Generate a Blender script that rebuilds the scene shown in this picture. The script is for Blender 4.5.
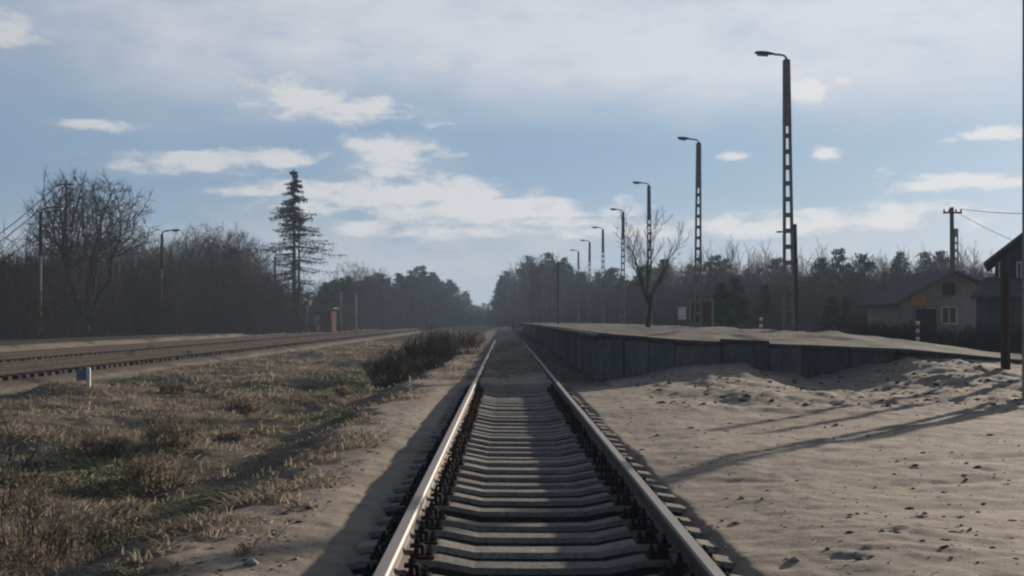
import bpy, math, random
import numpy as np
from mathutils import Vector, Matrix

for o in list(bpy.data.objects):
    bpy.data.objects.remove(o)
S = bpy.context.scene
COL = S.collection
R = math.radians
random.seed(7)

# ------------------------------------------------------------------ camera
# rail heads lie at z = 0, +Y runs along the track, the camera stands between the rails
CAMZ = 1.13
F_PX, VX, HY = 1500.0, 505.0, 320.0      # lens in pixels, vanishing point of the track
cam = bpy.data.cameras.new('camera')
cam.sensor_width = 36.0
cam.lens = 36.0 * F_PX / 1024.0
cam.clip_start, cam.clip_end = 0.1, 6000
camo = bpy.data.objects.new('camera', cam)
COL.objects.link(camo)
camo.location = (0, 0, CAMZ)
camo.rotation_euler = (R(90) + math.atan((HY - 288) / F_PX), 0, -math.atan((512 - VX) / F_PX))
S.camera = camo

# ------------------------------------------------------------------ sun and sky
SUN_AZ, SUN_EL = R(32), R(10.3)
sun = bpy.data.lights.new('sun', 'SUN')
sun.energy = 4.5
sun.angle = R(0.9)
sun.color = (1.0, 0.86, 0.70)
suno = bpy.data.objects.new('sun', sun)
COL.objects.link(suno)
tosun = Vector((math.sin(SUN_AZ) * math.cos(SUN_EL), math.cos(SUN_AZ) * math.cos(SUN_EL), math.sin(SUN_EL)))
suno.rotation_euler = tosun.to_track_quat('Z', 'Y').to_euler()
suno.location = (60, 90, 40)

W = bpy.data.worlds.new('World')
S.world = W
W.use_nodes = True
wt = W.node_tree
wt.nodes.clear()


def wn(t, **kw):
    n = wt.nodes.new(t)
    for k, v in kw.items():
        setattr(n, k, v)
    return n


def wmath(op, a, b=None, c=None, clamp=False):
    n = wn('ShaderNodeMath', operation=op, use_clamp=clamp)
    for i, v in enumerate((a, b, c)):
        if v is None:
            continue
        if isinstance(v, (int, float)):
            n.inputs[i].default_value = v
        else:
            wt.links.new(v, n.inputs[i])
    return n.outputs[0]


def wsmooth(v, a, b):
    n = wn('ShaderNodeMapRange', interpolation_type='SMOOTHSTEP')
    wt.links.new(v, n.inputs[0])
    n.inputs[1].default_value, n.inputs[2].default_value = a, b
    n.inputs[3].default_value, n.inputs[4].default_value = 0.0, 1.0
    return n.outputs[0]


def wmix(fac, a, b):
    n = wn('ShaderNodeMix', data_type='RGBA')
    for i, v in ((0, fac), (6, a), (7, b)):
        if isinstance(v, (int, float)):
            n.inputs[i].default_value = v
        elif isinstance(v, tuple):
            n.inputs[i].default_value = v + (1.0,)
        else:
            wt.links.new(v, n.inputs[i])
    return n.outputs[2]


sky = wn('ShaderNodeTexSky', sky_type='NISHITA', sun_disc=False)
sky.sun_elevation, sky.sun_rotation = SUN_EL, SUN_AZ
sky.air_density, sky.dust_density, sky.ozone_density = 1.0, 0.6, 3.0
SKY_STRENGTH = 0.05
geo = wn('ShaderNodeTexCoord')
sep = wn('ShaderNodeSeparateXYZ')
wt.links.new(geo.outputs['Generated'], sep.inputs[0])
dx, dy, dz = sep.outputs
az = wmath('ARCTAN2', dx, dy)
hor = wmath('SQRT', wmath('ADD', wmath('MULTIPLY', dx, dx), wmath('MULTIPLY', dy, dy)))
el = wmath('ARCTAN2', dz, hor)
# cloud texture: azimuth / stretched elevation, so that clouds flatten towards the horizon
comb = wn('ShaderNodeCombineXYZ')
wt.links.new(az, comb.inputs[0])
wt.links.new(wmath('MULTIPLY', el, 2.6), comb.inputs[1])


def wnoise(scale, detail, rough=0.55, off=0.0):
    n = wn('ShaderNodeTexNoise')
    n.inputs['Scale'].default_value = scale
    n.inputs['Detail'].default_value = detail
    n.inputs['Roughness'].default_value = rough
    m = wn('ShaderNodeVectorMath', operation='ADD')
    wt.links.new(comb.outputs[0], m.inputs[0])
    m.inputs[1].default_value = (off, off * 0.7, off * 0.3)
    wt.links.new(m.outputs[0], n.inputs['Vector'])
    return n.outputs[0]


n_big = wnoise(3.2, 4, 0.5, 3.1)
n_mid = wnoise(16, 7, 0.6, 1.7)
n_fine = wnoise(42, 5, 0.6, 8.3)
# high veil over the upper sky, all round
veil_in = wmath('ADD', el, wmath('MULTIPLY', wmath('SUBTRACT', n_big, 0.5), 0.10))
veil = wmath('MULTIPLY', wsmooth(veil_in, 0.112, 0.185), wmath('ADD', 0.45, wmath('MULTIPLY', wsmooth(wmath('ADD', wmath('MULTIPLY', n_mid, 0.8), wmath('MULTIPLY', n_big, 0.7)), 0.45, 0.95), 0.62)))
veil = wmath('MULTIPLY', veil, wmath('SUBTRACT', 1.0, wmath('MULTIPLY', wsmooth(el, 0.45, 1.1), 0.75)))
# broken bank low over the horizon, all round
low = wmath('MULTIPLY', wsmooth(el, 0.0, 0.03), wmath('SUBTRACT', 1.0, wsmooth(el, 0.045, 0.085)))
bank = wmath('MULTIPLY', low, wsmooth(wmath('ADD', n_mid, wmath('MULTIPLY', n_big, 0.35)), 0.52, 0.80))
# single cumulus clouds: azimuth, elevation, half sizes (radians) and weight
CLOUDS = [(300, 100, 44, 15, 1.0), (345, 112, 40, 12, .9), (460, 232, 120, 7, .7), (210, 160, 90, 7, .75), (560, 222, 90, 6, .8), (385, 150, 50, 16, .85), (150, 172, 50, 9, .7), (520, 205, 60, 10, .8), (330, 190, 70, 9, .9), (740, 228, 70, 9, .8), (910, 216, 60, 10, .8), (90, 131, 32, 5, .9), (4, 45, 22, 14, .9), (805, 92, 18, 11, 1.0), (845, 84, 14, 5, .8),
          (737, 158, 17, 4, .9), (827, 158, 14, 6, 1.0), (955, 187, 46, 8, 1.0), (1010, 190, 40, 6, .9), (1000, 142, 30, 7, .9), (265, 160, 50, 9, .95),
          (200, 167, 70, 10, .8), (395, 162, 60, 24, .75), (400, 195, 110, 13, 1.0), (480, 210, 110, 14, .95), (560, 214, 70, 6, .8), (363, 228, 36, 8, .95),
          (245, 194, 40, 5, .9), (640, 232, 110, 8, .75), (850, 222, 120, 12, .8), (425, 112, 26, 12, .55), (320, 205, 60, 12, .7)]
cum = None
for X, Y, hw, hh, a in CLOUDS:
    ca, ce = math.atan((X - VX) / F_PX), math.atan((HY - Y) / F_PX)
    u = wmath('DIVIDE', wmath('SUBTRACT', az, ca), hw / F_PX)
    v = wmath('DIVIDE', wmath('SUBTRACT', el, ce), hh / F_PX)
    q = wmath('ADD', wmath('MULTIPLY', u, u), wmath('MULTIPLY', v, v))
    g = wmath('MULTIPLY', wmath('EXPONENT', wmath('MULTIPLY', q, -0.55)), a)
    cum = g if cum is None else wmath('MAXIMUM', cum, g)
halo = wmath('MULTIPLY', wsmooth(wmath('ADD', cum, wmath('MULTIPLY', wmath('SUBTRACT', n_mid, 0.5), 0.8)), 0.1, 0.9), 0.32)
cum = wmath('ADD', cum, wmath('MULTIPLY', wmath('SUBTRACT', wnoise(30, 8, 0.62, 5.2), 0.5), 1.9))
cum = wmath('ADD', cum, wmath('MULTIPLY', wmath('SUBTRACT', n_fine, 0.5), 0.9))
cumf = wmath('MULTIPLY', wsmooth(cum, 0.33, 0.86), 0.85)
# air and clouds shine towards the sun and dim away from it
dot = wn('ShaderNodeVectorMath', operation='DOT_PRODUCT')
wt.links.new(geo.outputs['Generated'], dot.inputs[0])
dot.inputs[1].default_value = tuple(tosun)
lobe = wmath('POWER', wmath('MULTIPLY', wmath('ADD', dot.outputs['Value'], 1.0), 0.5), 2.0)
gcomb = wn('ShaderNodeCombineXYZ')
for k_, lo_ in enumerate((0.10, 0.17, 0.28)):          # bluer on the side away from the sun
    wt.links.new(wmath('ADD', lo_, wmath('MULTIPLY', lobe, 1.18 - lo_)), gcomb.inputs[k_])


def lit(col_):
    n = wn('ShaderNodeVectorMath', operation='MULTIPLY')
    n.inputs[0].default_value = col_
    wt.links.new(gcomb.outputs[0], n.inputs[1])
    return n.outputs[0]


blue = wn('ShaderNodeHueSaturation')
blue.inputs['Saturation'].default_value = 0.55
wt.links.new(sky.outputs[0], blue.inputs['Color'])
base = wmix(0.76, blue.outputs[0], lit((1.95, 3.35, 5.2)))
hzn = wmath('MULTIPLY', wmath('EXPONENT', wmath('MULTIPLY', el, -14.0)), 0.5, clamp=True)
base = wmix(hzn, base, lit((4.6, 5.6, 6.3)))
c = wmix(veil, base, lit((6.2, 6.45, 6.95)))
c = wmix(wmath('MULTIPLY', bank, 0.75), c, lit((5.4, 5.6, 5.9)))
c = wmix(halo, c, lit((5.2, 5.5, 5.9)))
c = wmix(cumf, c, lit((7.2, 7.1, 7.1)))
bg = wn('ShaderNodeBackground')
bg.inputs['Strength'].default_value = SKY_STRENGTH
wt.links.new(c, bg.inputs['Color'])
out = wn('ShaderNodeOutputWorld')
wt.links.new(bg.outputs[0], out.inputs['Surface'])

S.view_settings.view_transform = 'Standard'
S.view_settings.look = 'None'
S.view_settings.exposure = 0.98
S.view_settings.gamma = 1.0
S.view_settings.use_curve_mapping = False
S.cycles.use_denoising = True
S.cycles.filter_width = 2.2
S.cycles.max_bounces = 6
S.cycles.diffuse_bounces = 2
S.cycles.glossy_bounces = 2
S.cycles.volume_bounces = 0
S.cycles.transparent_max_bounces = 4

# ------------------------------------------------------------------ helpers


def at(X, Y, d):
    """a point seen at picture position X, Y when it stands d metres down the line"""
    return Vector(((X - VX) / F_PX * d, d, CAMZ - (Y - HY) / F_PX * d))


def sm(v, a, b):
    t = np.clip((np.asarray(v, float) - a) / (b - a), 0, 1)
    return t * t * (3 - 2 * t)


def hash2(ix, iy, seed):
    h = (ix.astype(np.int64) * 374761393 + iy.astype(np.int64) * 668265263 + seed * 974711) & 0xffffffff
    h = ((h ^ (h >> 13)) * 1274126177) & 0xffffffff
    h = (h ^ (h >> 16)) & 0xffff
    return h / 65535.0


def vnoise(x, y, seed=0):
    x = np.asarray(x, float); y = np.asarray(y, float)
    ix, iy = np.floor(x), np.floor(y)
    fx, fy = x - ix, y - iy
    fx = fx * fx * (3 - 2 * fx); fy = fy * fy * (3 - 2 * fy)
    a, b = hash2(ix, iy, seed), hash2(ix + 1, iy, seed)
    c_, d_ = hash2(ix, iy + 1, seed), hash2(ix + 1, iy + 1, seed)
    return (a * (1 - fx) + b * fx) * (1 - fy) + (c_ * (1 - fx) + d_ * fx) * fy - 0.5


def fbm(x, y, octs=4, seed=0):
    s, a = 0, 1.0
    for k in range(octs):
        s = s + a * vnoise(x * 2 ** k + 17.3 * k, y * 2 ** k - 9.1 * k, seed + k)
        a *= 0.5
    return s


class MB:
    """collects geometry for ONE mesh"""

    def __init__(self):
        self.v, self.f = [], []

    def add(self, vs, fs):
        o = len(self.v)
        self.v.extend([tuple(p) for p in vs])
        self.f.extend([tuple(i + o for i in f) for f in fs])

    def box(self, x0, x1, y0, y1, z0, z1, M=None, ch=0.0):
        if ch > 0:      # chamfered vertical and top edges
            vs = []
            for z, i in ((z0, 0), (z1 - ch, 0), (z1, ch)):
                for (x, y) in ((x0 + i, y0 + i), (x1 - i, y0 + i), (x1 - i, y1 - i), (x0 + i, y1 - i)):
                    vs.append(Vector((x, y, z)))
            fs = [(3, 2, 1, 0), (8, 9, 10, 11)]
            for k in (0, 4):
                for j in range(4):
                    fs.append((k + j, k + (j + 1) % 4, k + 4 + (j + 1) % 4, k + 4 + j))
        else:
            vs = [Vector((x, y, z)) for z in (z0, z1) for (x, y) in ((x0, y0), (x1, y0), (x1, y1), (x0, y1))]
            fs = [(3, 2, 1, 0), (4, 5, 6, 7), (0, 1, 5, 4), (1, 2, 6, 5), (2, 3, 7, 6), (3, 0, 4, 7)]
        if M is not None:
            vs = [M @ p for p in vs]
        self.add(vs, fs)
        return self

    def tube(self, pts, rad, sides=6, cap=True):
        pts = [Vector(p) for p in pts]
        vs, fs = [], []
        for i, p in enumerate(pts):
            t = (pts[min(i + 1, len(pts) - 1)] - pts[max(i - 1, 0)]).normalized()
            a = t.cross(Vector((0.21, 0.97, 0.1))) if abs(t.z) > 0.7 else t.cross(Vector((0, 0, 1)))
            a.normalize()
            b = t.cross(a)
            r = rad[i] if isinstance(rad, (list, tuple)) else rad
            for k in range(sides):
                w = 2 * math.pi * k / sides
                vs.append(p + (a * math.cos(w) + b * math.sin(w)) * r)
        for i in range(len(pts) - 1):
            for k in range(sides):
                k2 = (k + 1) % sides
                fs.append((i * sides + k, i * sides + k2, (i + 1) * sides + k2, (i + 1) * sides + k))
        if cap:
            fs.append(tuple(range(sides))[::-1])
            fs.append(tuple((len(pts) - 1) * sides + k for k in range(sides)))
        self.add(vs, fs)
        return self

    def mesh(self, name, m, smooth=False):
        me = bpy.data.meshes.new(name)
        me.from_pydata(self.v, [], self.f)
        if m is not None:
            me.materials.append(m)
        if smooth:
            me.polygons.foreach_set('use_smooth', [True] * len(me.polygons))
        me.update()
        return me

    def build(self, name, m, parent=None, smooth=False):
        return link(name, self.mesh(name, m, smooth), parent)


def link(name, data, parent=None, loc=None):
    o = bpy.data.objects.new(name, data)
    COL.objects.link(o)
    if parent is not None:
        o.parent = parent
    if loc is not None:
        o.location = loc
    return o


def tag(o, label=None, cat=None, group=None, kind=None):
    if label: o['label'] = label
    if cat: o['category'] = cat
    if group: o['group'] = group
    if kind: o['kind'] = kind
    return o


def thing(name, label, cat, loc=(0, 0, 0), rz=0.0, group=None, scale=1.0):
    o = bpy.data.objects.new(name, None)
    COL.objects.link(o)
    o.location = loc
    o.rotation_euler = (0, 0, rz)
    o.scale = (scale,) * 3 if isinstance(scale, (int, float)) else scale
    o.empty_display_size = 0.2
    return tag(o, label, cat, group)


def copy_tree(src, parent=None):
    c_ = src.copy()
    COL.objects.link(c_)
    c_.parent = parent
    for ch in [x for x in src.children]:
        copy_tree(ch, c_)
    return c_


def big_mesh(name, V, Fa, m, smooth=True, color=None):
    """numpy mesh: V (n,3), Fa (k,3 or 4)"""
    me = bpy.data.meshes.new(name)
    n, (k, w) = len(V), Fa.shape
    me.vertices.add(n)
    me.vertices.foreach_set('co', np.ascontiguousarray(V, dtype=np.float32).ravel())
    me.loops.add(k * w)
    me.loops.foreach_set('vertex_index', np.ascontiguousarray(Fa, dtype=np.int32).ravel())
    me.polygons.add(k)
    me.polygons.foreach_set('loop_start', np.arange(0, k * w, w, dtype=np.int32))
    me.polygons.foreach_set('loop_total', np.full(k, w, dtype=np.int32))
    if smooth:
        me.polygons.foreach_set('use_smooth', np.ones(k, dtype=bool))
    if m is not None:
        me.materials.append(m)
    me.update(calc_edges=True)
    if color is not None:
        ca = me.color_attributes.new('zone', 'FLOAT_COLOR', 'POINT')
        ca.data.foreach_set('color', np.ascontiguousarray(color, dtype=np.float32).ravel())
    return me


# ------------------------------------------------------------------ materials
MATS = {}


class NT:
    def __init__(self, m):
        self.t = m.node_tree
        self.p = self.t.nodes['Principled BSDF']

    def n(self, ty, **kw):
        x = self.t.nodes.new(ty)
        for k, v in kw.items():
            setattr(x, k, v)
        return x

    def l(self, a, b):
        self.t.links.new(a, b)

    def noise(self, vec, scale, detail=4, rough=0.6):
        x = self.n('ShaderNodeTexNoise')
        x.inputs['Scale'].default_value = scale
        x.inputs['Detail'].default_value = detail
        x.inputs['Roughness'].default_value = rough
        self.l(vec, x.inputs['Vector'])
        return x.outputs[0]

    def ramp(self, v, stops):
        x = self.n('ShaderNodeValToRGB')
        e = x.color_ramp.elements
        while len(e) < len(stops):
            e.new(0.5)
        for i, (p, c_) in enumerate(stops):
            e[i].position = p
            e[i].color = tuple(c_) + (1,)
        self.l(v, x.inputs[0])
        return x.outputs[0]

    def mix(self, f, a, b, mode='MIX'):
        x = self.n('ShaderNodeMix', data_type='RGBA', blend_type=mode)
        for i, v in ((0, f), (6, a), (7, b)):
            if isinstance(v, (int, float)):
                x.inputs[i].default_value = v
            elif isinstance(v, tuple):
                x.inputs[i].default_value = v + (1.0,)
            else:
                self.l(v, x.inputs[i])
        return x.outputs[2]

    def bump(self, h, strength, dist):
        x = self.n('ShaderNodeBump')
        x.inputs['Strength'].default_value = strength
        x.inputs['Distance'].default_value = dist
        self.l(h, x.inputs['Height'])
        self.l(x.outputs[0], self.p.inputs['Normal'])


def newmat(name):
    m = bpy.data.materials.new(name)
    m.use_nodes = True
    MATS[name] = m
    return m, NT(m)


def pmat(name, c1, c2, scale=4.0, rough=0.85, metal=0.0, bump=0.3, bd=0.01, var=0.25, c3=None, stretch=None, spec=0.0):
    m, t = newmat(name)
    tc = t.n('ShaderNodeTexCoord')
    oi = t.n('ShaderNodeObjectInfo')
    ad = t.n('ShaderNodeVectorMath', operation='MULTIPLY_ADD')
    t.l(tc.outputs['Object'], ad.inputs[0])
    ad.inputs[1].default_value = stretch or (1, 1, 1)
    t.l(oi.outputs['Random'], ad.inputs[2])
    sc_ = t.n('ShaderNodeVectorMath', operation='SCALE')
    t.l(ad.outputs[0], sc_.inputs[0]); sc_.inputs['Scale'].default_value = 1.0
    vec = sc_.outputs[0]
    a = t.noise(vec, scale, 6, 0.65)
    b = t.noise(vec, scale * 6.3, 4, 0.6)
    col = t.ramp(a, [(0.32, c1), (0.68, c2)])
    if c3 is not None:
        col = t.mix(t.ramp(b, [(0.52, (0, 0, 0)), (0.68, (1, 1, 1))]), col, c3)
    hv = t.n('ShaderNodeHueSaturation')
    mr = t.n('ShaderNodeMapRange')
    t.l(oi.outputs['Random'], mr.inputs[0])
    mr.inputs[3].default_value, mr.inputs[4].default_value = 1 - var, 1 + var
    t.l(mr.outputs[0], hv.inputs['Value'])
    t.l(col, hv.inputs['Color'])
    t.l(hv.outputs[0], t.p.inputs['Base Color'])
    t.p.inputs['Roughness'].default_value = rough
    t.p.inputs['Metallic'].default_value = metal
    t.p.inputs['Specular IOR Level'].default_value = spec
    if bump:
        t.bump(b, bump, bd)
    return m


M_rail = pmat('rail_steel', (.085, .067, .061), (.135, .107, .098), 9, .8, .0, .25, .002, 0.0, stretch=(1, .15, 1), spec=.12)
M_head = pmat('rail_head_steel', (.13, .118, .117), (.185, .168, .165), 6, .65, .05, .12, .001, 0.0, stretch=(1, .08, 1), spec=.25)
M_oldrail = pmat('rusty_rail', (.046, .039, .036), (.078, .067, .062), 6, .95, 0, .3, .003, 0.0)
M_rust = pmat('rusty_iron', (.030, .022, .019), (.062, .045, .038), 22, .8, .2, .5, .004, .2)
M_sleeper = pmat('sleeper_concrete', (.14, .123, .107), (.23, .205, .178), 5, .95, 0, .8, .012, .22, c3=(.095, .083, .072), spec=.045)
M_grime_shade = pmat('oily_shaded_concrete', (.03, .029, .028), (.06, .056, .052), 6, .9, 0, .5, .008, .15)
M_wsleeper = pmat('weathered_sleeper', (.045, .037, .033), (.08, .067, .06), 4, 1, 0, .5, .01, .25)
M_conc = pmat('platform_concrete', (.10, .10, .092), (.18, .177, .163), 2.2, .92, 0, .6, .014, .28, c3=(.08, .088, .074), stretch=(2, 2, .5))
M_cap = pmat('edge_concrete', (.07, .067, .06), (.13, .12, .108), 3, .92, 0, .5, .01, .12)
M_pole = pmat('pole_concrete', (.20, .18, .165), (.32, .29, .265), 3, .9, 0, .4, .006, .1)
M_lamp = pmat('lamp_housing', (.10, .11, .125), (.16, .17, .19), 5, .85, 0, .1, .002, .1, spec=.1)
M_lens = pmat('lamp_lens', (.35, .36, .37), (.45, .45, .45), 9, .6, 0, 0, .001, .05, spec=.2)
M_wood = pmat('weathered_wood', (.055, .042, .034), (.115, .09, .072), 3, .9, 0, .5, .008, .15, stretch=(4, 4, .4))
M_postl = pmat('pale_post', (.20, .19, .18), (.32, .30, .285), 5, .85, 0, .3, .004, .1)
M_bark = pmat('brown_bark', (.060, .048, .040), (.120, .098, .082), 6, .95, 0, .4, .01, .25)
M_barkd = pmat('dark_bark', (.045, .038, .034), (.088, .074, .064), 6, .95, 0, .4, .01, .2)
M_twig = pmat('brown_twig', (.095, .074, .062), (.165, .13, .108), 1.2, .9, 0, 0, .01, .3)
M_twigd = pmat('dark_twig', (.07, .058, .052), (.125, .105, .092), 1.2, .9, 0, 0, .01, .2)
M_birch = pmat('grey_twig', (.12, .10, .09), (.19, .165, .15), 1.2, .9, 0, 0, .01, .2)
M_needle = pmat('pine_needle', (.03, .044, .036), (.062, .08, .058), .9, .85, 0, 0, .01, .3)
M_needleb = pmat('sparse_needle', (.035, .038, .028), (.070, .066, .046), .9, .85, 0, 0, .01, .2)
M_brush = pmat('dry_brush', (.095, .070, .055), (.17, .128, .10), .8, .9, 0, 0, .01, .25)
M_stalk = pmat('dry_stalk', (.13, .092, .068), (.21, .155, .115), 1.5, .9, 0, 0, .01, .15)
M_white = pmat('white_paint', (.55, .55, .54), (.75, .75, .73), 6, .6, 0, .15, .003, .05)
M_red = pmat('red_paint', (.32, .05, .04), (.42, .075, .06), 6, .6, 0, .15, .003, .05)
M_blue = pmat('blue_enamel', (.13, .17, .235), (.18, .225, .29), 6, .5, 0, .1, .002, .05)
M_plaster = pmat('beige_plaster', (.30, .26, .21), (.39, .34, .28), 1.2, .9, 0, .3, .01, .05, c3=(.25, .22, .185))
M_tealw = pmat('grey_green_boards', (.125, .13, .118), (.18, .185, .168), 2, .85, 0, .3, .006, .12, stretch=(3, 3, .4))
M_roof = pmat('slate_roof', (.095, .085, .080), (.15, .135, .125), 2, .8, 0, .4, .01, .15)
M_roofb = pmat('brown_roof', (.09, .075, .07), (.15, .125, .115), 2, .8, 0, .4, .01, .15)
M_brick = pmat('hut_brick', (.08, .05, .043), (.12, .072, .062), 5, .9, 0, .4, .01, .15)
M_orange = pmat('orange_sign', (.55, .26, .05), (.65, .33, .07), 3, .6, 0, 0, .01, .05)
M_glass = pmat('window_glass', (.03, .035, .04), (.05, .055, .06), 2, .12, 0, 0, .01, .05, spec=.6)
M_dark = pmat('dark_board', (.05, .045, .04), (.09, .08, .07), 3, .85, 0, .3, .006, .1)
M_wire = pmat('wire', (.03, .03, .032), (.05, .05, .05), 3, .6, 0, 0, .01, 0)
M_ins = pmat('insulator', (.10, .06, .045), (.14, .08, .06), 3, .8, 0, 0, .01, 0, spec=.03)
M_stone = pmat('pale_stone', (.22, .20, .175), (.36, .33, .29), 9, .9, 0, .4, .01, .2)
M_clod = pmat('dirt_clod', (.085, .07, .058), (.15, .125, .103), 11, .95, 0, .4, .01, .2)

# grass with two tones per blade clump
m, t = newmat('dry_grass')
tc = t.n('ShaderNodeTexCoord')
v = tc.outputs['Object']
col = t.ramp(t.noise(v, .55, 5, .65), [(.30, (.11, .10, .072)), (.45, (.235, .197, .152)), (.62, (.33, .28, .22)), (.75, (.22, .183, .14))])
col = t.mix(t.ramp(t.noise(v, 7.0, 3, .6), [(.42, (0, 0, 0)), (.66, (1, 1, 1))]), col, (.165, .138, .107))
tl = t.n('ShaderNodeBsdfTranslucent')
t.l(col, tl.inputs['Color'])
mx = t.n('ShaderNodeMixShader')
mx.inputs[0].default_value = .45
t.l(t.p.outputs[0], mx.inputs[1]); t.l(tl.outputs[0], mx.inputs[2])
t.l(mx.outputs[0], t.t.nodes['Material Output'].inputs['Surface'])
t.l(col, t.p.inputs['Base Color'])
t.p.inputs['Roughness'].default_value = .9
t.p.inputs['Specular IOR Level'].default_value = 0
M_grass = m
m, t = newmat('moss_grass')
tc = t.n('ShaderNodeTexCoord')
col = t.ramp(t.noise(tc.outputs['Object'], 1.4, 4, .6), [(.3, (.09, .095, .034)), (.7, (.18, .17, .065))])
t.l(col, t.p.inputs['Base Color'])
t.p.inputs['Roughness'].default_value = .9
M_moss = m

# ground: the zone attribute holds R = turf, G = brown track ballast, B = dark soil, ballast and painted shade at the platform foot, A = moss
m, t = newmat('ground_soil')
tc = t.n('ShaderNodeTexCoord')
at_ = t.n('ShaderNodeVertexColor', layer_name='zone')
sp = t.n('ShaderNodeSeparateColor')
t.l(at_.outputs['Color'], sp.inputs[0])
v = tc.outputs['Object']
n1, n2, n3 = t.noise(v, .35, 6, .65), t.noise(v, 3.1, 6, .7), t.noise(v, 24, 5, .7)
n4 = t.noise(v, 95, 3, .6)
sand = t.ramp(n1, [(.3, (.178, .142, .108)), (.5, (.242, .195, .150)), (.7, (.29, .236, .182))])
sand = t.mix(t.ramp(n2, [(.38, (.8, .8, .8)), (.62, (0, 0, 0))]), sand, (.145, .120, .099))
sand = t.mix(t.ramp(n3, [(.58, (0, 0, 0)), (.70, (.75, .75, .75))]), sand, (.105, .088, .073))
sand = t.mix(t.ramp(n4, [(.60, (0, 0, 0)), (.72, (.5, .5, .5))]), sand, (.29, .255, .22))
turf = t.ramp(n2, [(.3, (.085, .073, .058)), (.5, (.145, .123, .098)), (.7, (.195, .167, .134))])
turf = t.mix(t.ramp(n1, [(.45, (0, 0, 0)), (.6, (.7, .7, .7))]), turf, (.07, .066, .042))
ball = t.ramp(n3, [(.3, (.06, .050, .045)), (.7, (.11, .092, .083))])
ball = t.mix(t.ramp(n1, [(.42, (0, 0, 0)), (.6, (.6, .6, .6))]), ball, (.12, .10, .085))
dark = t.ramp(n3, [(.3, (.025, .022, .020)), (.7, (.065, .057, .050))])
moss = t.ramp(n3, [(.3, (.085, .090, .030)), (.7, (.165, .158, .060))])
col = t.mix(sp.outputs[0], sand, turf)
col = t.mix(sp.outputs[1], col, ball)
col = t.mix(at_.outputs['Alpha'], col, moss)
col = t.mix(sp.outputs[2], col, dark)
t.l(col, t.p.inputs['Base Color'])
t.p.inputs['Roughness'].default_value = .96
# dry quartz sand glints towards a low sun, turf and ballast do not
sg = t.n('ShaderNodeMath', operation='MAXIMUM')
t.l(sp.outputs[0], sg.inputs[0]); t.l(sp.outputs[1], sg.inputs[1])
sr = t.n('ShaderNodeMapRange')
t.l(sg.outputs[0], sr.inputs[0])
sr.inputs[3].default_value, sr.inputs[4].default_value = .075, .0
t.l(sr.outputs[0], t.p.inputs['Specular IOR Level'])
hm = t.n('ShaderNodeMath', operation='MULTIPLY_ADD')
t.l(n3, hm.inputs[0]); hm.inputs[1].default_value = 1.0
t.l(n2, hm.inputs[2])
t.bump(hm.outputs[0], .38, .03)
M_ground = m

# ------------------------------------------------------------------ ground
TC = 0.197                                   # x of the main track's centre line
T2, T3 = -12.25, -16.8                       # centre lines of the two far tracks
PX0 = 2.0                                    # track-side face of the platform
PY0 = 31.0                                   # platform end
WALLX = [1.2, 2.0, 2.7, 3.8, 5.0, 6.2, 7.2, 8.3, 10.7, 14, 22]
WALLZ = [-.12, -.11, .0, .25, .24, -.04, .14, .36, .24, .06, -.05]


def dents(x, y, cell, rad, dep, prob, seed):
    """trodden hollows: one possible dent per cell"""
    cx, cy = np.floor(x / cell), np.floor(y / cell)
    out_ = np.zeros_like(x)
    for i in (-1, 0, 1):
        for j in (-1, 0, 1):
            a, b = cx + i, cy + j
            px_, py_ = (a + hash2(a, b, seed)) * cell, (b + hash2(a, b, seed + 1)) * cell
            k_ = hash2(a, b, seed + 2)
            th = hash2(a, b, seed + 3) * 3.14
            ux, uy = (x - px_) * np.cos(th) + (y - py_) * np.sin(th), (y - py_) * np.cos(th) - (x - px_) * np.sin(th)
            q = (ux / rad) ** 2 + (uy / (rad * .45)) ** 2
            out_ = out_ + np.where(k_ < prob, np.exp(-q * q) - .35 * np.exp(-(np.sqrt(q) - 1.5) ** 2 * 4), 0) * (.4 + k_ / prob)
    return -dep * out_


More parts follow.
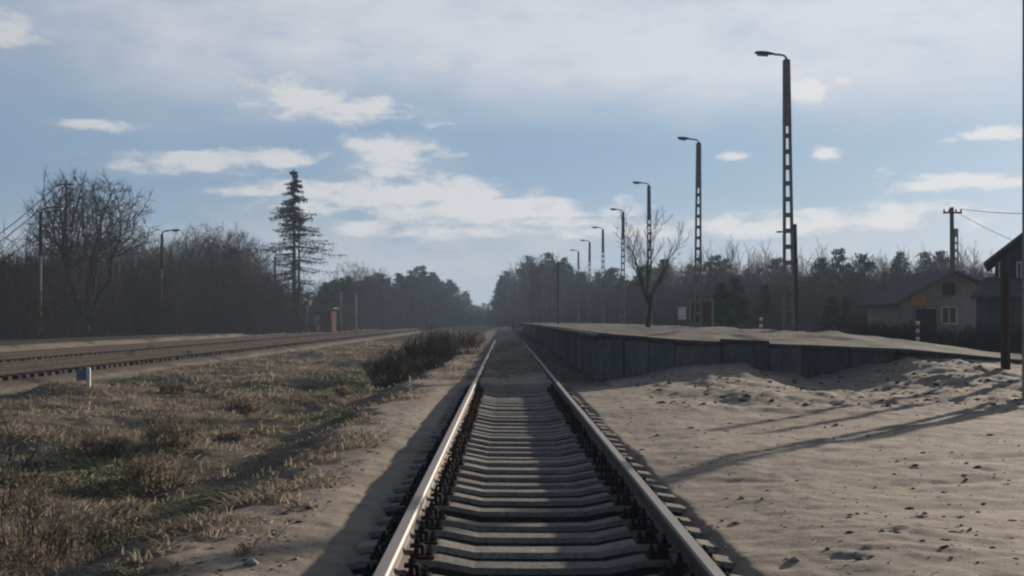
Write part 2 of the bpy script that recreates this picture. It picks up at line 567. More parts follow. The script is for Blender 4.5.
def H(x, y):
    x = np.asarray(x, float); y = np.asarray(y, float)
    u = x - TC
    near = 1 - sm(y, 45, 90)
    z = -.125 + .05 * fbm(x * .35, y * .35, 4, 3) * near + .017 * fbm(x * 2.1, y * 2.1, 4, 9) * near + .014 * fbm(x * 9, y * 9, 3, 21) * (1 - sm(y, 20, 40))
    open_ = (1 - sm(y, 26, 34)) * sm(np.abs(u), 1.3, 1.6)
    z = z + open_ * (dents(x, y, .62, .13, .011, .55, 201) + dents(x + 40, y, 1.7, .32, .010, .5, 231))
    # ruts of a cart track crossing the sand
    for ro in (0.0, 1.5):
        rr = (y - (11.5 + ro) - .55 * (x - 3)) / .16
        z = z - .022 * np.exp(-rr * rr) * sm(x, 2.0, 3.5) * (1 - sm(y, 21, 24))
    # heap of sand against the platform end, rough and trodden
    wz = np.interp(x, WALLX, WALLZ) + .125
    m_ = np.clip((y - 22.5) / 8.5, 0, 1) ** 1.25 * (1 - sm(y, 33, 40)) * sm(x, 1.4, 2.4)
    z = z + wz * m_
    rough = sm(y, 18, 22) * sm(x, 2.0, 3.2) * (1 - sm(y, 34, 38))
    z = z + rough * (.10 * fbm(x * 1.5, y * .8, 4, 31) + .06 * np.abs(fbm(x * 3.5, y * 2.0, 3, 33)))
    z = z - .20 * np.exp(-((x - 6.0) / 1.3) ** 2 - ((y - 28.2) / 1.9) ** 2)
    # left side: shelf, ditch, grassy slope, ballast shoulder of the second track
    lump = fbm(x * .55, y * .32, 4, 41)
    xe = -1.66 + .45 * vnoise(y * .45, y * 0, 5) + .18 * vnoise(y * 1.7, y * 0, 6)
    depth = .48 * (1 - .65 * sm(y, 35, 80))
    sl = np.interp(x, [-22, -20, -19.4, -15, -10.95, -10.3, -8, -5, -3.4], [.15, .1, -.20, -.21, -.21, -.42, -.34, -.42, -.55])
    sl = np.where(x > -8, -.085 + (np.minimum(sl, 0) + .085) * depth / .5, sl)
    w = sm(xe - x, 0.0, 1.25)
    zl = sl + (.30 * lump + .07 * fbm(x * 2.3, y * 1.6, 3, 45)) * sm(-x, 2.2, 3.6) * (1 - sm(-x, 9.6, 10.4)) * (1 - .5 * sm(y, 50, 90))
    z = z * (1 - w) + zl * w
    # the main track's bed
    bed = -.325 + .03 * fbm(x * 7, y * 7, 3, 51)
    cover = -.055 + .05 * fbm(x * 1.6, y * 1.1, 4, 55) + .02 * fbm(x * 8, y * 5, 3, 58) + .05 * sm(y, 50, 66)
    s0 = 28.0 + .25 * vnoise(x * 2.5, x * 0, 57)
    cv = sm(y, s0, s0 + .22)
    z = z - .055 * (1 - sm(u, 1.0, 2.0)) * (u > 0) * (1 - sm(y, 26, 30)) - .05 * (1 - sm(-u, 1.05, 1.5)) * (u < 0) * (1 - sm(y, 26, 30))
    trench = (1 - sm(np.abs(u), .90, 1.10)) * (1 - sm(y, 27.5, 30) * sm(np.abs(u), .70, .72))
    inner = bed * (1 - cv) + cover * cv
    z = z * (1 - trench) + inner * trench
    far = sm(y, 200, 400)
    z = z * (1 - far) + (-.1) * far
    z = np.where(x < -22, z * (1 - sm(-x, 22, 26)) + .1 * sm(-x, 22, 26), z)
    return z


def zones(x, y):
    u = x - TC
    n = fbm(x * .8, y * .5, 4, 61)
    nf = fbm(x * 4, y * 3, 3, 67)
    xe = -1.66 + .45 * vnoise(y * .45, y * 0, 5) + .18 * vnoise(y * 1.7, y * 0, 6)
    turf = sm(xe - x + .5 * n + .35 * nf, -.05, .45) * (1 - sm(-x, 10.3, 10.7))
    turf = np.maximum(turf, sm(-x + n, 19.3, 20.0))
    turf = np.maximum(turf, sm(y, 62, 80) * sm(np.abs(u) + .6 * n, .5, 1.1) * (x > -10) * .8)
    turf = np.maximum(turf, sm(x + n, 10, 13) * sm(y, 33, 36))
    turf = np.maximum(turf, .75 * sm(y, 24, 36) * sm(-u + .8 * nf, .85, 1.3) * (x > -10.3) * sm(n, -.25, .25))
    ball = sm(-x + .25 * nf, 10.25, 10.75) * (1 - sm(-x + n, 19.2, 20.0))
    ball = np.maximum(ball, .6 * sm(y, 29, 50) * (1 - sm(np.abs(u), .9, 1.4)))
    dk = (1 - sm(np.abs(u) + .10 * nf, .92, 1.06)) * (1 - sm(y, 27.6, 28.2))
    dk = np.maximum(dk, .95 * sm(u + .1 * nf, .78, .95) * (1 - sm(x, 2.0, 2.1)) * sm(y + 1.5 * n, 27.5, 30.5))  # dark soil along the platform foot, with the platform's shade put into the colour
    dk = np.maximum(dk, .85 * sm(fbm(x * .9 + 5, y * .9, 4, 71), .26, .42) * sm(xe - x, -.4, .3) * (1 - sm(-x, 4.5, 6)))
    dk = np.maximum(dk, .7 * sm(-x + n, 19.6, 20.6))
    moss = sm(fbm(x * .7, y * .45, 4, 73), -.05, .22) * sm(-x, 1.9, 2.6) * (1 - sm(-x, 4.2, 5.6)) * (1 - sm(y, 34, 45))
    return np.stack([turf, ball, dk, moss * .85], -1)


def geo_steps(a, b, r0):
    out_, s = [a], r0
    while out_[-1] < b:
        out_.append(out_[-1] + s)
        s *= 1.16
    return out_


gx = np.array(sorted(set([-v_ for v_ in geo_steps(24, 1500, .5)] + list(np.arange(-23.8, -11, .2)) + list(np.arange(-11, -2.6, .075)) + list(np.arange(-2.6, 2.6, .033))
                         + list(np.arange(2.6, 12, .065)) + list(np.arange(12, 24, .4)) + geo_steps(24, 1500, .6))))
gy = [-120, -80, -50, -30, -18, -10, -5, -2, 0, 1.5, 3]
while gy[-1] < 36: gy.append(gy[-1] * 1.0062 + .004)
while gy[-1] < 120: gy.append(gy[-1] * 1.014)
while gy[-1] < 1500: gy.append(gy[-1] * 1.08)
gy = np.array(gy)
GX, GY = np.meshgrid(gx, gy)
GZ = H(GX, GY)
nx, ny = len(gx), len(gy)
idx = np.arange(nx * ny).reshape(ny, nx)
Fq = np.stack([idx[:-1, :-1], idx[:-1, 1:], idx[1:, 1:], idx[1:, :-1]], -1).reshape(-1, 4)
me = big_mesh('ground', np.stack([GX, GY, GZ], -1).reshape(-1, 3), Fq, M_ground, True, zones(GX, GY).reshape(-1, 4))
tag(link('ground', me), 'sandy ground with a grassy ditch beside the tracks', 'ground', kind='structure')


def gz(x, y):
    return float(H(np.array([x]), np.array([y]))[0])


# ------------------------------------------------------------------ main track
RAIL_PROF = [(-.062, -.150), (.062, -.150), (.062, -.140), (.012, -.122), (.008, -.112), (.008, -.055), (.0345, -.040), (.0355, -.012), (.026, 0.0),
             (-.026, 0.0), (-.0355, -.012), (-.0345, -.040), (-.008, -.055), (-.008, -.112), (-.012, -.122), (-.062, -.140)]


def rail_mesh(name, xc, z0, y0, y1, step, wob=0.0, seed=0):
    ys = np.arange(y0, y1 + step * .5, step)
    w = .5 * wob * np.array([fbm(np.array([y_ * .06]), np.array([seed * 3.7]), 2, seed)[0] for y_ in ys]) * sm(ys, 10, 30)
    k = len(RAIL_PROF)
    V = np.zeros((len(ys), k, 3))
    for j, (px, pz) in enumerate(RAIL_PROF):
        V[:, j, 0] = xc + px + w
        V[:, j, 1] = ys
        V[:, j, 2] = z0 + pz + .35 * w
    mb = MB()
    fs, head = [], []
    for i in range(len(ys) - 1):
        for j in range(k):
            j2 = (j + 1) % k
            fs.append((i * k + j, i * k + j2, (i + 1) * k + j2, (i + 1) * k + j))
            head.append(1 if j in (7, 8, 9) else 0)
    fs.append(tuple(range(k))[::-1]); head.append(0)
    fs.append(tuple((len(ys) - 1) * k + j for j in range(k))); head.append(0)
    mb.add([tuple(p) for p in V.reshape(-1, 3)], fs)
    me_ = mb.mesh(name, M_rail)
    me_.materials.append(M_head)
    me_.polygons.foreach_set('material_index', head)
    return me_


def sleeper_mesh():
    # concrete sleeper: high rail seats, dipped middle, sloping ends; chamfered top edges
    st = [(-1.26, -.245, .24), (-1.20, -.205, .25), (-.95, -.168, .27), (-.56, -.168, .27), (-.36, -.208, .25), (0, -.212, .25),
          (.36, -.208, .25), (.56, -.168, .27), (.95, -.168, .27), (1.20, -.205, .25), (1.26, -.245, .24)]
    mb = MB()
    vs, fs = [], []
    for x, z, w in st:
        for yy, zz in ((-w / 2 - .035, -.40), (-w / 2 - .006, z - .03), (-w / 2 + .022, z), (w / 2 - .022, z), (w / 2 + .006, z - .03), (w / 2 + .035, -.40)):
            vs.append((x, yy, zz))
    for i in range(len(st) - 1):
        for j in range(5):
            fs.append((i * 6 + j, i * 6 + j + 1, (i + 1) * 6 + j + 1, (i + 1) * 6 + j)[::-1])
    fs.append(tuple(range(6))); fs.append(tuple((len(st) - 1) * 6 + j for j in range(6))[::-1])
    mb.add(vs, fs)
    me_ = mb.mesh('sleeper', M_sleeper)
    me_.materials.append(M_grime_shade)           # flanks and ends darker: grime, and their shade put into the colour
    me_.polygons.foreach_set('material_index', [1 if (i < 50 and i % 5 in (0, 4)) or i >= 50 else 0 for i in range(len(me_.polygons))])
    return me_


def fastening_mesh():
    # ribbed base plate with two clamps, bolts and nuts, one each side of the rail foot
    mb = MB()
    mb.box(-.175, .175, -.08, .08, -.178, -.152)
    for s in (-1, 1):
        mb.box(min(s * .064, s * .088), max(s * .064, s * .088), -.075, .075, -.153, -.112)         # rib
        mb.box(min(s * .040, s * .112), max(s * .040, s * .112), -.032, .032, -.113, -.094)         # clamp
        mb.box(min(s * .100, s * .118), max(s * .100, s * .118), -.032, .032, -.153, -.10)
        mb.tube([(s * .079, 0, -.095), (s * .079, 0, -.070)], .019, 6)                            # nut
        mb.tube([(s * .079, 0, -.071), (s * .079, 0, -.040)], .010, 6)                            # bolt end
        for yy in (-.045, .045):
            mb.tube([(s * .145, yy, -.153), (s * .145, yy, -.132)], .017, 6)                      # sleeper screws
            mb.tube([(s * .145, yy, -.133), (s * .145, yy, -.108)], .009, 6)
    return mb.mesh('rail_fastening', M_rust)


track = thing('railway_track', 'single concrete-sleepered railway track running straight between sand and the platform', 'railway track', (TC, 0, 0))
for s, sd in ((-1, 1), (1, 2)):
    link('rail', rail_mesh('rail', s * .7535, 0, -4, 84, .5, .05, sd), track)
sl_me, fa_me = sleeper_mesh(), fastening_mesh()
y = .4
while y < 28.2:
    o = link('sleeper', sl_me, track, (random.uniform(-.012, .012), y + random.uniform(-.03, .03), random.uniform(-.016, .004)))
    o.rotation_euler.z = random.uniform(-.016, .016)
    o.rotation_euler.x = random.uniform(-.03, .03)
    for s in (-1, 1):
        f = link('rail_fastening', fa_me, o, (s * .7535, 0, 0))
    y += .6

# ------------------------------------------------------------------ the two tracks across the ditch
mb = MB()
mb.box(-1.25, 1.25, -.13, .13, -.20, 0, ch=.02)
ws_me = mb.mesh('sleeper', M_wsleeper)
for xc, z0, lab, n0, n1 in ((T2, .03, 'rust brown railway track on the slope edge above the grassy ditch', 26, 175),
                            (T3, .02, 'rust brown railway track close to the bare woods', 40, 120)):
    tr = thing('railway_track', lab, 'railway track', (xc, 0, z0))
    for s, sd in ((-1, 4), (1, 5)):
        me_ = rail_mesh('rail', s * .7535, 0, 15, 260, 3.0, .03, sd)
        me_.materials.clear(); me_.materials.append(M_oldrail)
        me_.polygons.foreach_set('material_index', [0] * len(me_.polygons))
        link('rail', me_, tr)
    yy = n0
    while yy < n1:
        o = link('sleeper', ws_me, tr, (random.uniform(-.03, .03), yy, -.152 + random.uniform(-.01, .006)))
        o.rotation_euler.z = random.uniform(-.02, .02)
        yy += .62
    mb = MB()
    while yy < 260:
        mb.box(-1.25, 1.25, yy - .13, yy + .13, -.352, -.152)
        yy += .62
    tag(mb.build('far_sleeper_run', M_wsleeper, tr), kind='stuff')

# ------------------------------------------------------------------ platform
PTX = [1.9, 2.0, 3.8, 6.2, 8.3, 10.7, 13.0, 16]
PTZ = [.89, .89, .76, .66, .58, .35, .22, .1]


def ptop(x, y):
    f = np.interp(x, PTX, PTZ)
    b = .85 - .35 * sm(x, 8.7, 12) + .02 * fbm(np.asarray(x) * .6, np.asarray(y) * .3, 3, 81)
    w = sm(y, PY0, PY0 + 6.5)
    return f * (1 - w) + b * w


def pback(y):
    return 8.9 + max(0.0, 37 - y) * .85 + .25 * math.sin(y * .13)


plat = thing('railway_platform', 'long low platform of concrete panels with a sandy worn top', 'platform', (0, 0, -.05))
m, t = newmat('platform_sand')
tc = t.n('ShaderNodeTexCoord')
v = tc.outputs['Object']
n1, n2 = t.noise(v, .9, 6, .7), t.noise(v, 7, 5, .7)
col = t.ramp(n1, [(.35, (.075, .066, .055)), (.5, (.12, .106, .09)), (.68, (.16, .142, .122))])
col = t.mix(t.ramp(n2, [(.55, (0, 0, 0)), (.7, (.7, .7, .7))]), col, (.05, .047, .032))
t.l(col, t.p.inputs['Base Color']); t.p.inputs['Roughness'].default_value = .95; t.p.inputs['Specular IOR Level'].default_value = .02
t.bump(n2, .5, .03)
M_ptop = m
ys = [PY0 + .03]
while ys[-1] < 172: ys.append(ys[-1] + max(.12, .006 * (ys[-1] - 20)))
rows = []
NU = 110
for y in ys:
    xb = pback(y)
    rows.append([(PX0 + .04 + (xb - PX0 - .04) * k / NU, y) for k in range(NU + 1)])
A = np.array(rows)
PZ = ptop(A[..., 0], A[..., 1]) + .08 * fbm(A[..., 0] * .9, A[..., 1] * .5, 4, 83) * sm(A[..., 0], 2.5, 3.5) * sm(A[..., 1], 31.2, 32.2) + .006
nr, nc = A.shape[:2]
Vt = np.stack([A[..., 0], A[..., 1], PZ], -1).reshape(-1, 3)
Vb = Vt.copy(); Vb[:, 2] = -.6
idx = np.arange(nr * nc).reshape(nr, nc)
top = np.stack([idx[:-1, :-1], idx[:-1, 1:], idx[1:, 1:], idx[1:, :-1]], -1).reshape(-1, 4)
o_ = nr * nc
edge = []
ring = list(idx[0, :]) + list(idx[1:, -1]) + list(idx[-1, -2::-1]) + list(idx[-2:0:-1, 0])
for a, b in zip(ring, ring[1:] + ring[:1]):
    edge.append((a, a + o_, b + o_, b))
link('platform_surface', big_mesh('platform_surface', np.vstack([Vt, Vb]), np.vstack([top, np.array(edge)]), M_ptop), plat)
# track-side wall: one-metre panels with edge slabs
wp = MB().box(0, .10, .012, .988, -.5, .78, ch=.015).mesh('wall_panel', M_conc)
es = MB().box(-.10, .42, .008, .992, .785, .868, ch=.012).mesh('edge_slab', M_cap)
for k in range(90):
    y = PY0 + .12 + k
    link('wall_panel', wp, plat, (PX0 - .07 + random.uniform(-.012, .012), y, random.uniform(-.02, .02)))
    link('edge_slab', es, plat, (PX0 - .07 + random.uniform(-.015, .015), y, random.uniform(-.012, .016)))
mb = MB()
for k in range(90, 140):
    mb.box(PX0 - .07, PX0 + .03, PY0 + .13 + k, PY0 + 1.11 + k, -.5, .78)
    mb.box(PX0 - .17, PX0 + .35, PY0 + .13 + k, PY0 + 1.11 + k, .785, .868)
tag(mb.build('far_wall_run', M_conc, plat), kind='stuff')
# end wall: panels whose tops step down with the ramp
x = PX0 - .07
k = 0
while x < 13.2:
    w_ = (.52 if k < 3 else .98) if k != 5 else .66
    zt = float(ptop(np.array(x + w_ * .5), np.array(PY0))) - (.0 if k < 4 else .01) + random.uniform(-.012, .012)
    if k == 4: zt += .05
    sl_ = (float(ptop(np.array(x + w_), np.array(PY0))) - float(ptop(np.array(x), np.array(PY0)))) / w_
    mb = MB()
    mb.box(x + .010, x + w_ - .010, PY0 - .10, PY0 + .015, -.5, zt - .07, ch=.014)
    pn = mb.build('wall_panel', M_conc, plat)
    pn.location = (0, random.uniform(-.03, .012), random.uniform(-.015, .01))
    pn.rotation_euler.z = 0
    mb = MB()
    Mx = Matrix.Translation((x + w_ / 2, PY0, zt)) @ Matrix.Rotation(-math.atan(sl_), 4, 'Y')
    mb.box(-w_ / 2 + .006, w_ / 2 - .006, -.135, .22, -.062, .012, Mx, ch=.012)
    mb.build('edge_slab', M_cap, plat).location = (0, random.uniform(-.012, .012), random.uniform(-.006, .006))
    x += w_
    k += 1

# ------------------------------------------------------------------ lattice lamp posts beside the platform


def lattice_post(mb, h, wb, wt_, d0, rung, solid):
    """two tapering legs joined by rungs, solid towards the head"""
    n = 10
    def half(z): return (wb + (wt_ - wb) * z / h) / 2
    zs = solid
    for s in (-1, 1):
        pts = []
        leg = .062
        a0, a1 = half(0), half(zs)
        V = []
        for z, a in ((-.4, half(-.4)), (zs, a1)):
            xa, xb = (s * a, s * (a - leg))
            x0, x1 = min(xa, xb), max(xa, xb)
            V += [(x0, -d0, z), (x1, -d0, z), (x1, d0, z), (x0, d0, z)]
        mb.add(V, [(0, 1, 5, 4), (1, 2, 6, 5), (2, 3, 7, 6), (3, 0, 4, 7), (3, 2, 1, 0), (4, 5, 6, 7)])
    z = .1
    while z < zs - .1:
        a = half(z) - .058
        mb.box(-a, a, -d0 * .9, d0 * .9, z, z + .13)
        z += rung
    a1, a2 = half(zs - .05), half(h)
    V = []
    for z, a in ((zs - .05, a1 + .002), (h, a2)):
        V += [(-a, -d0 * 1.02, z), (a, -d0 * 1.02, z), (a, d0 * 1.02, z), (-a, d0 * 1.02, z)]
    mb.add(V, [(0, 1, 5, 4), (1, 2, 6, 5), (2, 3, 7, 6), (3, 0, 4, 7), (3, 2, 1, 0), (4, 5, 6, 7)])


def lamp_head(mb, lens, L=.62):
    """elongated street-lamp housing along -X, its lens below"""
    prof = [(0, .035, .03), (.10, .06, .055), (.25, .11, .075), (.45, .13, .075), (.57, .10, .055), (L, .04, .025)]
    vs, fs = [], []
    for x, w, h_ in prof:
        for a in range(8):
            th = a * math.pi / 4 + math.pi / 8
            zz = math.sin(th) * h_ * (1.0 if math.sin(th) > 0 else .45)
            vs.append((-x, math.cos(th) * w, zz))
    for i in range(len(prof) - 1):
        for a in range(8):
            a2 = (a + 1) % 8
            fs.append((i * 8 + a, i * 8 + a2, (i + 1) * 8 + a2, (i + 1) * 8 + a))
    fs.append(tuple(range(8))); fs.append(tuple((len(prof) - 1) * 8 + a for a in range(8))[::-1])
    mb.add(vs, fs)
    v2, f2 = [], []
    for x, w in ((.22, .08), (.40, .105), (.54, .07)):
        v2 += [(-x, -w, -.034), (-x, w, -.034), (-x, w * .6, -.075), (-x, -w * .6, -.075)]
    for i in range(2):
        for a in range(4):
            a2 = (a + 1) % 4
            f2.append((i * 4 + a, i * 4 + a2, (i + 1) * 4 + a2, (i + 1) * 4 + a))
    f2 += [(0, 1, 2, 3), (11, 10, 9, 8)]
    lens.add(v2, f2)


LH = 8.05
mb = MB(); lattice_post(mb, LH, .34, .19, .09, .47, 6.15); lp_me = mb.mesh('pole', M_pole)
mb = MB(); mb.tube([(0, 0, LH - .02), (0, 0, LH + .06), (-.06, 0, LH + .14), (-.20, 0, LH + .17), (-.36, 0, LH + .175)], .032, 8)
mb.box(-.075, .075, -.07, .07, LH - .03, LH + .03); la_me = mb.mesh('lamp_arm', M_lamp, True)
mb, ml = MB(), MB(); lamp_head(mb, ml); lh_me = mb.mesh('lamp_head', M_lamp); ll_me = ml.mesh('lamp_lens', M_lens)
ORD = ['first lamp post of the platform row, standing in open sand before the platform end', 'second lamp post of the platform row, beside a dark wooden pole',
       'third lamp post of the platform row, beside the notice board', 'fourth lamp post of the platform row, rising behind the small bare tree',
       'fifth lamp post of the platform row, past the small bare tree', 'sixth lamp post of the platform row along the concrete wall',
       'seventh lamp post of the platform row, near the dark wood', 'eighth and last lamp post of the platform row']
for k in range(8):
    y = 23.4 + 20.9 * k
    x = 8.36 + random.uniform(-.06, .06)
    if k == 0: x = 8.265
    z = gz(x, y) if k == 0 else .78
    L_ = thing('lattice_lamp_post', ORD[k], 'lamp post', (x, y, z), random.uniform(-.06, .06), 'lattice lamp posts along the platform')
    if k == 0: L_.scale = (1, 1, 1.09)
    L_.rotation_euler.y = [0, -.006, .008, -.004, .006, -.003, .004, .0][k]
    link('pole', lp_me, L_)
    link('lamp_arm', la_me, L_)
    h_ = link('lamp_head', lh_me, L_, (-.33, 0, LH + .178))
    h_.rotation_euler = (0, R(4), 0)
    link('lamp_lens', ll_me, h_)

# ------------------------------------------------------------------ lamp posts at the edge of the left wood
LH2 = 7.2
mb = MB(); mb.tube([(0, 0, -.3), (0, 0, 4.9)], [.075, .068], 8); pa_me = mb.mesh('pole', M_postl, True)
mb = MB(); mb.tube([(0, 0, 4.7), (0, 0, LH2)], [.115, .10], 8); pb_me = mb.mesh('pole_sleeve', M_dark, True)
mb = MB(); mb.tube([(0, 0, LH2 - .02), (.05, 0, LH2 + .12), (.3, 0, LH2 + .22), (.6, 0, LH2 + .25)], .05, 8); pc_me = mb.mesh('lamp_arm', M_dark, True)
for X, Yt, d, lab in ((41, 212, 82, 'thin lamp post with a dark upper half before the big round-crowned tree'),
                      (162, 234, 104, 'thin lamp post with a dark upper half between the round-crowned tree and the conifer'),
                      (275, 257, 138, 'thin lamp post with a dark upper half standing just beside the tall conifer')):
    p = at(X, Yt, d)
    s_ = (p.z - .1) / LH2
    L_ = thing('yard_lamp_post', lab, 'lamp post', (p.x, d, .1), random.uniform(-.2, .2), 'lamp posts at the edge of the wood', s_)
    link('pole', pa_me, L_); link('pole_sleeve', pb_me, L_); link('lamp_arm', pc_me, L_)
    h_ = link('lamp_head', lh_me, L_, (.58, 0, LH2 + .25)); h_.rotation_euler = (0, 0, math.pi); h_.scale = (1.25, 1.25, 1.25)
    link('lamp_lens', ll_me, h_)

# ------------------------------------------------------------------ trees
class TreeGen:
    def __init__(self, seed):
        self.r = random.Random(seed)
        self.big, self.small = MB(), MB()

    def rv(self, s):
        return Vector((self.r.gauss(0, s), self.r.gauss(0, s), self.r.gauss(0, s)))

    def branch(self, p, d, L, rad, lev, maxlev, kids, wig, up, spread, shrink, start=.25, seg=4, tipf=.35):
        r = self.r
        pts, rs = [p.copy()], [rad]
        q, dd = p.copy(), d.normalized()
        for i in range(seg):
            dd = (dd + self.rv(wig) + Vector((0, 0, up))).normalized()
            q = q + dd * (L / seg)
            pts.append(q.copy())
            rs.append(rad * (1 - (1 - tipf) * (i + 1) / seg))
        (self.big if lev <= self.biglev else self.small).tube(pts, rs, 6 if lev == 0 else (4 if lev == 1 else 3), cap=False)
        if lev >= maxlev:
            return
        n = kids[min(lev, len(kids) - 1)]
        for k in range(n):
            t_ = start + (1 - start) * (k + r.random()) / n
            t_ = min(t_, .999)
            i = int(t_ * seg)
            f = t_ * seg - i
            bp = pts[i].lerp(pts[i + 1], f)
            bd = (pts[i + 1] - pts[i]).normalized()
            side = bd.cross(self.rv(1)).normalized()
            a = spread * r.uniform(.7, 1.25)
            nd = bd * math.cos(a) + side * math.sin(a)
            Lk = L * shrink * r.uniform(.65, 1.2) * (1.15 - .5 * t_)
            self.branch(bp, nd, Lk, max(rs[i] * r.uniform(.42, .62), self.minr), lev + 1, maxlev, kids, wig * 1.15, up, spread, shrink, .15, max(2, seg - 1), tipf)

    biglev, minr = 0, .008


def bare_tree(seed, style):
    g = TreeGen(seed)
    if style == 'round':            # several winding stems spreading into a broad, rounded crown
        g.biglev, g.minr = 1, .011
        for k in range(7):
            a = k / 7 * 6.28 + g.r.uniform(-.4, .4)
            d = Vector((math.cos(a) * g.r.uniform(.15, .5), math.sin(a) * g.r.uniform(.1, .45), 1))
            g.branch(Vector((math.cos(a) * .35, math.sin(a) * .35, -.2)), d, 7.4 * g.r.uniform(.88, 1.05), .15, 0, 4, [9, 8, 7, 5], .14, .03, .62, .46, .40, 7, .28)
    elif style == 'bushy':          # ordinary bare broadleaf, crown from a third up
        g.biglev, g.minr = 0, .013
        g.branch(Vector((0, 0, -.2)), Vector((.03, .02, 1)), 8.6, .16, 0, 4, [17, 8, 6, 4], .07, .05, .62, .42, .28, 7, .2)
    elif style == 'birch':          # slim, upswept
        g.biglev, g.minr = 0, .011
        g.branch(Vector((0, 0, -.2)), Vector((.02, 0, 1)), 10.0, .11, 0, 3, [30, 9, 6], .035, .08, .50, .27, .25, 8, .15)
    elif style == 'young':          # the small tree on the platform: forks low, open fan of limbs
        g.biglev, g.minr = 1, .006
        g.branch(Vector((0, 0, -.2)), Vector((-.02, 0, 1)), 1.7, .12, 0, 0, [0], .05, 0, 0, 0, 0, 4, .8)
        for a, sx, L in ((0, -.50, 3.5), (1, -.20, 3.7), (2, .30, 3.6), (3, .55, 3.3), (4, .05, 3.3), (5, -.75, 2.4), (6, .8, 2.2)):
            g.branch(Vector((-.03, 0, g.r.uniform(1.1, 1.5))), Vector((sx, g.r.uniform(-.4, .4), 1)), L, .042, 0, 3, [9, 7, 5], .07, .06, .55, .42, .2, 6, .15)
    return g


def grown_tree(seed, stems, crown, z0, n_att, step, infl, kill, rtip, twigs, twl, expo=2.3):
    """limbs grown towards points spread through the crown: crown = (cx, cz, rx, up, down)"""
    r = np.random.RandomState(seed)
    cx, cz, rx, up, dn = crown
    A_ = r.normal(0, 1, (n_att * 3, 3))
    A_ /= np.linalg.norm(A_, axis=1)[:, None]
    A_ *= (r.uniform(0.12, 1, n_att * 3) ** .42)[:, None]
    lob = 1 + .16 * np.sin(3 * np.arctan2(A_[:, 1], A_[:, 0]) + seed) + .10 * r.normal(0, 1, len(A_))
    A_ = A_ * lob[:, None] * np.where((A_[:, 2] > 0)[:, None], np.array([rx, rx, up]), np.array([rx, rx, dn])) + np.array([cx, 0, cz])
    A_ = A_[r.permutation(len(A_))[:n_att]]
    N, par = [np.array([0, 0, -.3])], [-1]
    N.append(np.array([0, 0, z0])); par.append(0)
    for k in range(stems):
        a = 6.283 * k / stems + r.uniform(-.5, .5)
        d = np.array([math.cos(a) * r.uniform(.25, .6), math.sin(a) * r.uniform(.25, .6), 1.0])
        d /= np.linalg.norm(d)
        last = 1
        p_ = N[1].copy()
        for j in range(int(max(cz - dn - z0, .3) / step * .9) + 1):
            p_ = p_ + (d + r.normal(0, .12, 3) + .25 * np.sin(np.array([j * .8 + k, j * .7 + 2 * k, 0]))) * step
            N.append(p_.copy()); par.append(last); last = len(N) - 1
    N = np.array(N); par = list(par)
    for it in range(120):
        if len(A_) < 12: break
        D = ((A_[:, None, :] - N[None, 1:, :]) ** 2).sum(-1)
        ni = D.argmin(1); dm = np.sqrt(D[np.arange(len(A_)), ni])
        ok = dm < infl
        if not ok.any(): break
        new, npar = [], []
        for i_ in np.unique(ni[ok]):
            sel = ok & (ni == i_)
            v_ = (A_[sel] - N[i_ + 1]); v_ /= np.linalg.norm(v_, axis=1)[:, None]
            v_ = v_.sum(0) + r.normal(0, .16, 3) + np.array([0, 0, .15])
            l_ = np.linalg.norm(v_)
            if l_ < 1e-3: continue
            new.append(N[i_ + 1] + v_ / l_ * step); npar.append(i_ + 1)
        if not new: break
        N = np.vstack([N, np.array(new)]); par += npar
        D = ((A_[:, None, :] - np.array(new)[None]) ** 2).sum(-1).min(1)
        A_ = A_[D > kill * kill]
        if len(N) > 5200: break
    n = len(N)
    kids = np.zeros(n, int)
    acc = np.zeros(n)
    for i_ in range(n - 1, 0, -1):
        if acc[i_] == 0: acc[i_] = rtip ** expo
        acc[par[i_]] += acc[i_]
        kids[par[i_]] += 1
    rad = acc ** (1 / expo)
    g = TreeGen(seed)
    thick = rtip * 3.2
    for i_ in range(1, n):
        ra = min(rad[par[i_]], rad[i_] * 1.35)
        tgt = g.big if rad[i_] > thick else g.small
        tgt.tube([N[par[i_]], N[i_]], [ra, rad[i_]], 6 if rad[i_] > thick * 2 else (4 if rad[i_] > thick else 3), cap=False)
        if kids[i_] <= 1 and rad[i_] < thick:
            d0 = N[i_] - N[par[i_]]
            d0 /= (np.linalg.norm(d0) + 1e-6)
            for k in range(twigs if kids[i_] == 0 else max(1, twigs // 3)):
                d1 = d0 + r.normal(0, .48, 3) + np.array([0, 0, .15])
                d1 /= np.linalg.norm(d1)
                L = twl * r.uniform(.5, 1.2)
                m_ = N[i_] + d1 * L * .5
                e_ = m_ + (d1 + r.normal(0, .16, 3)) * L * .5
                g.small.tube([N[i_], m_, e_], [rtip * .62, rtip * .45, rtip * .2], 3, cap=False)
    return g


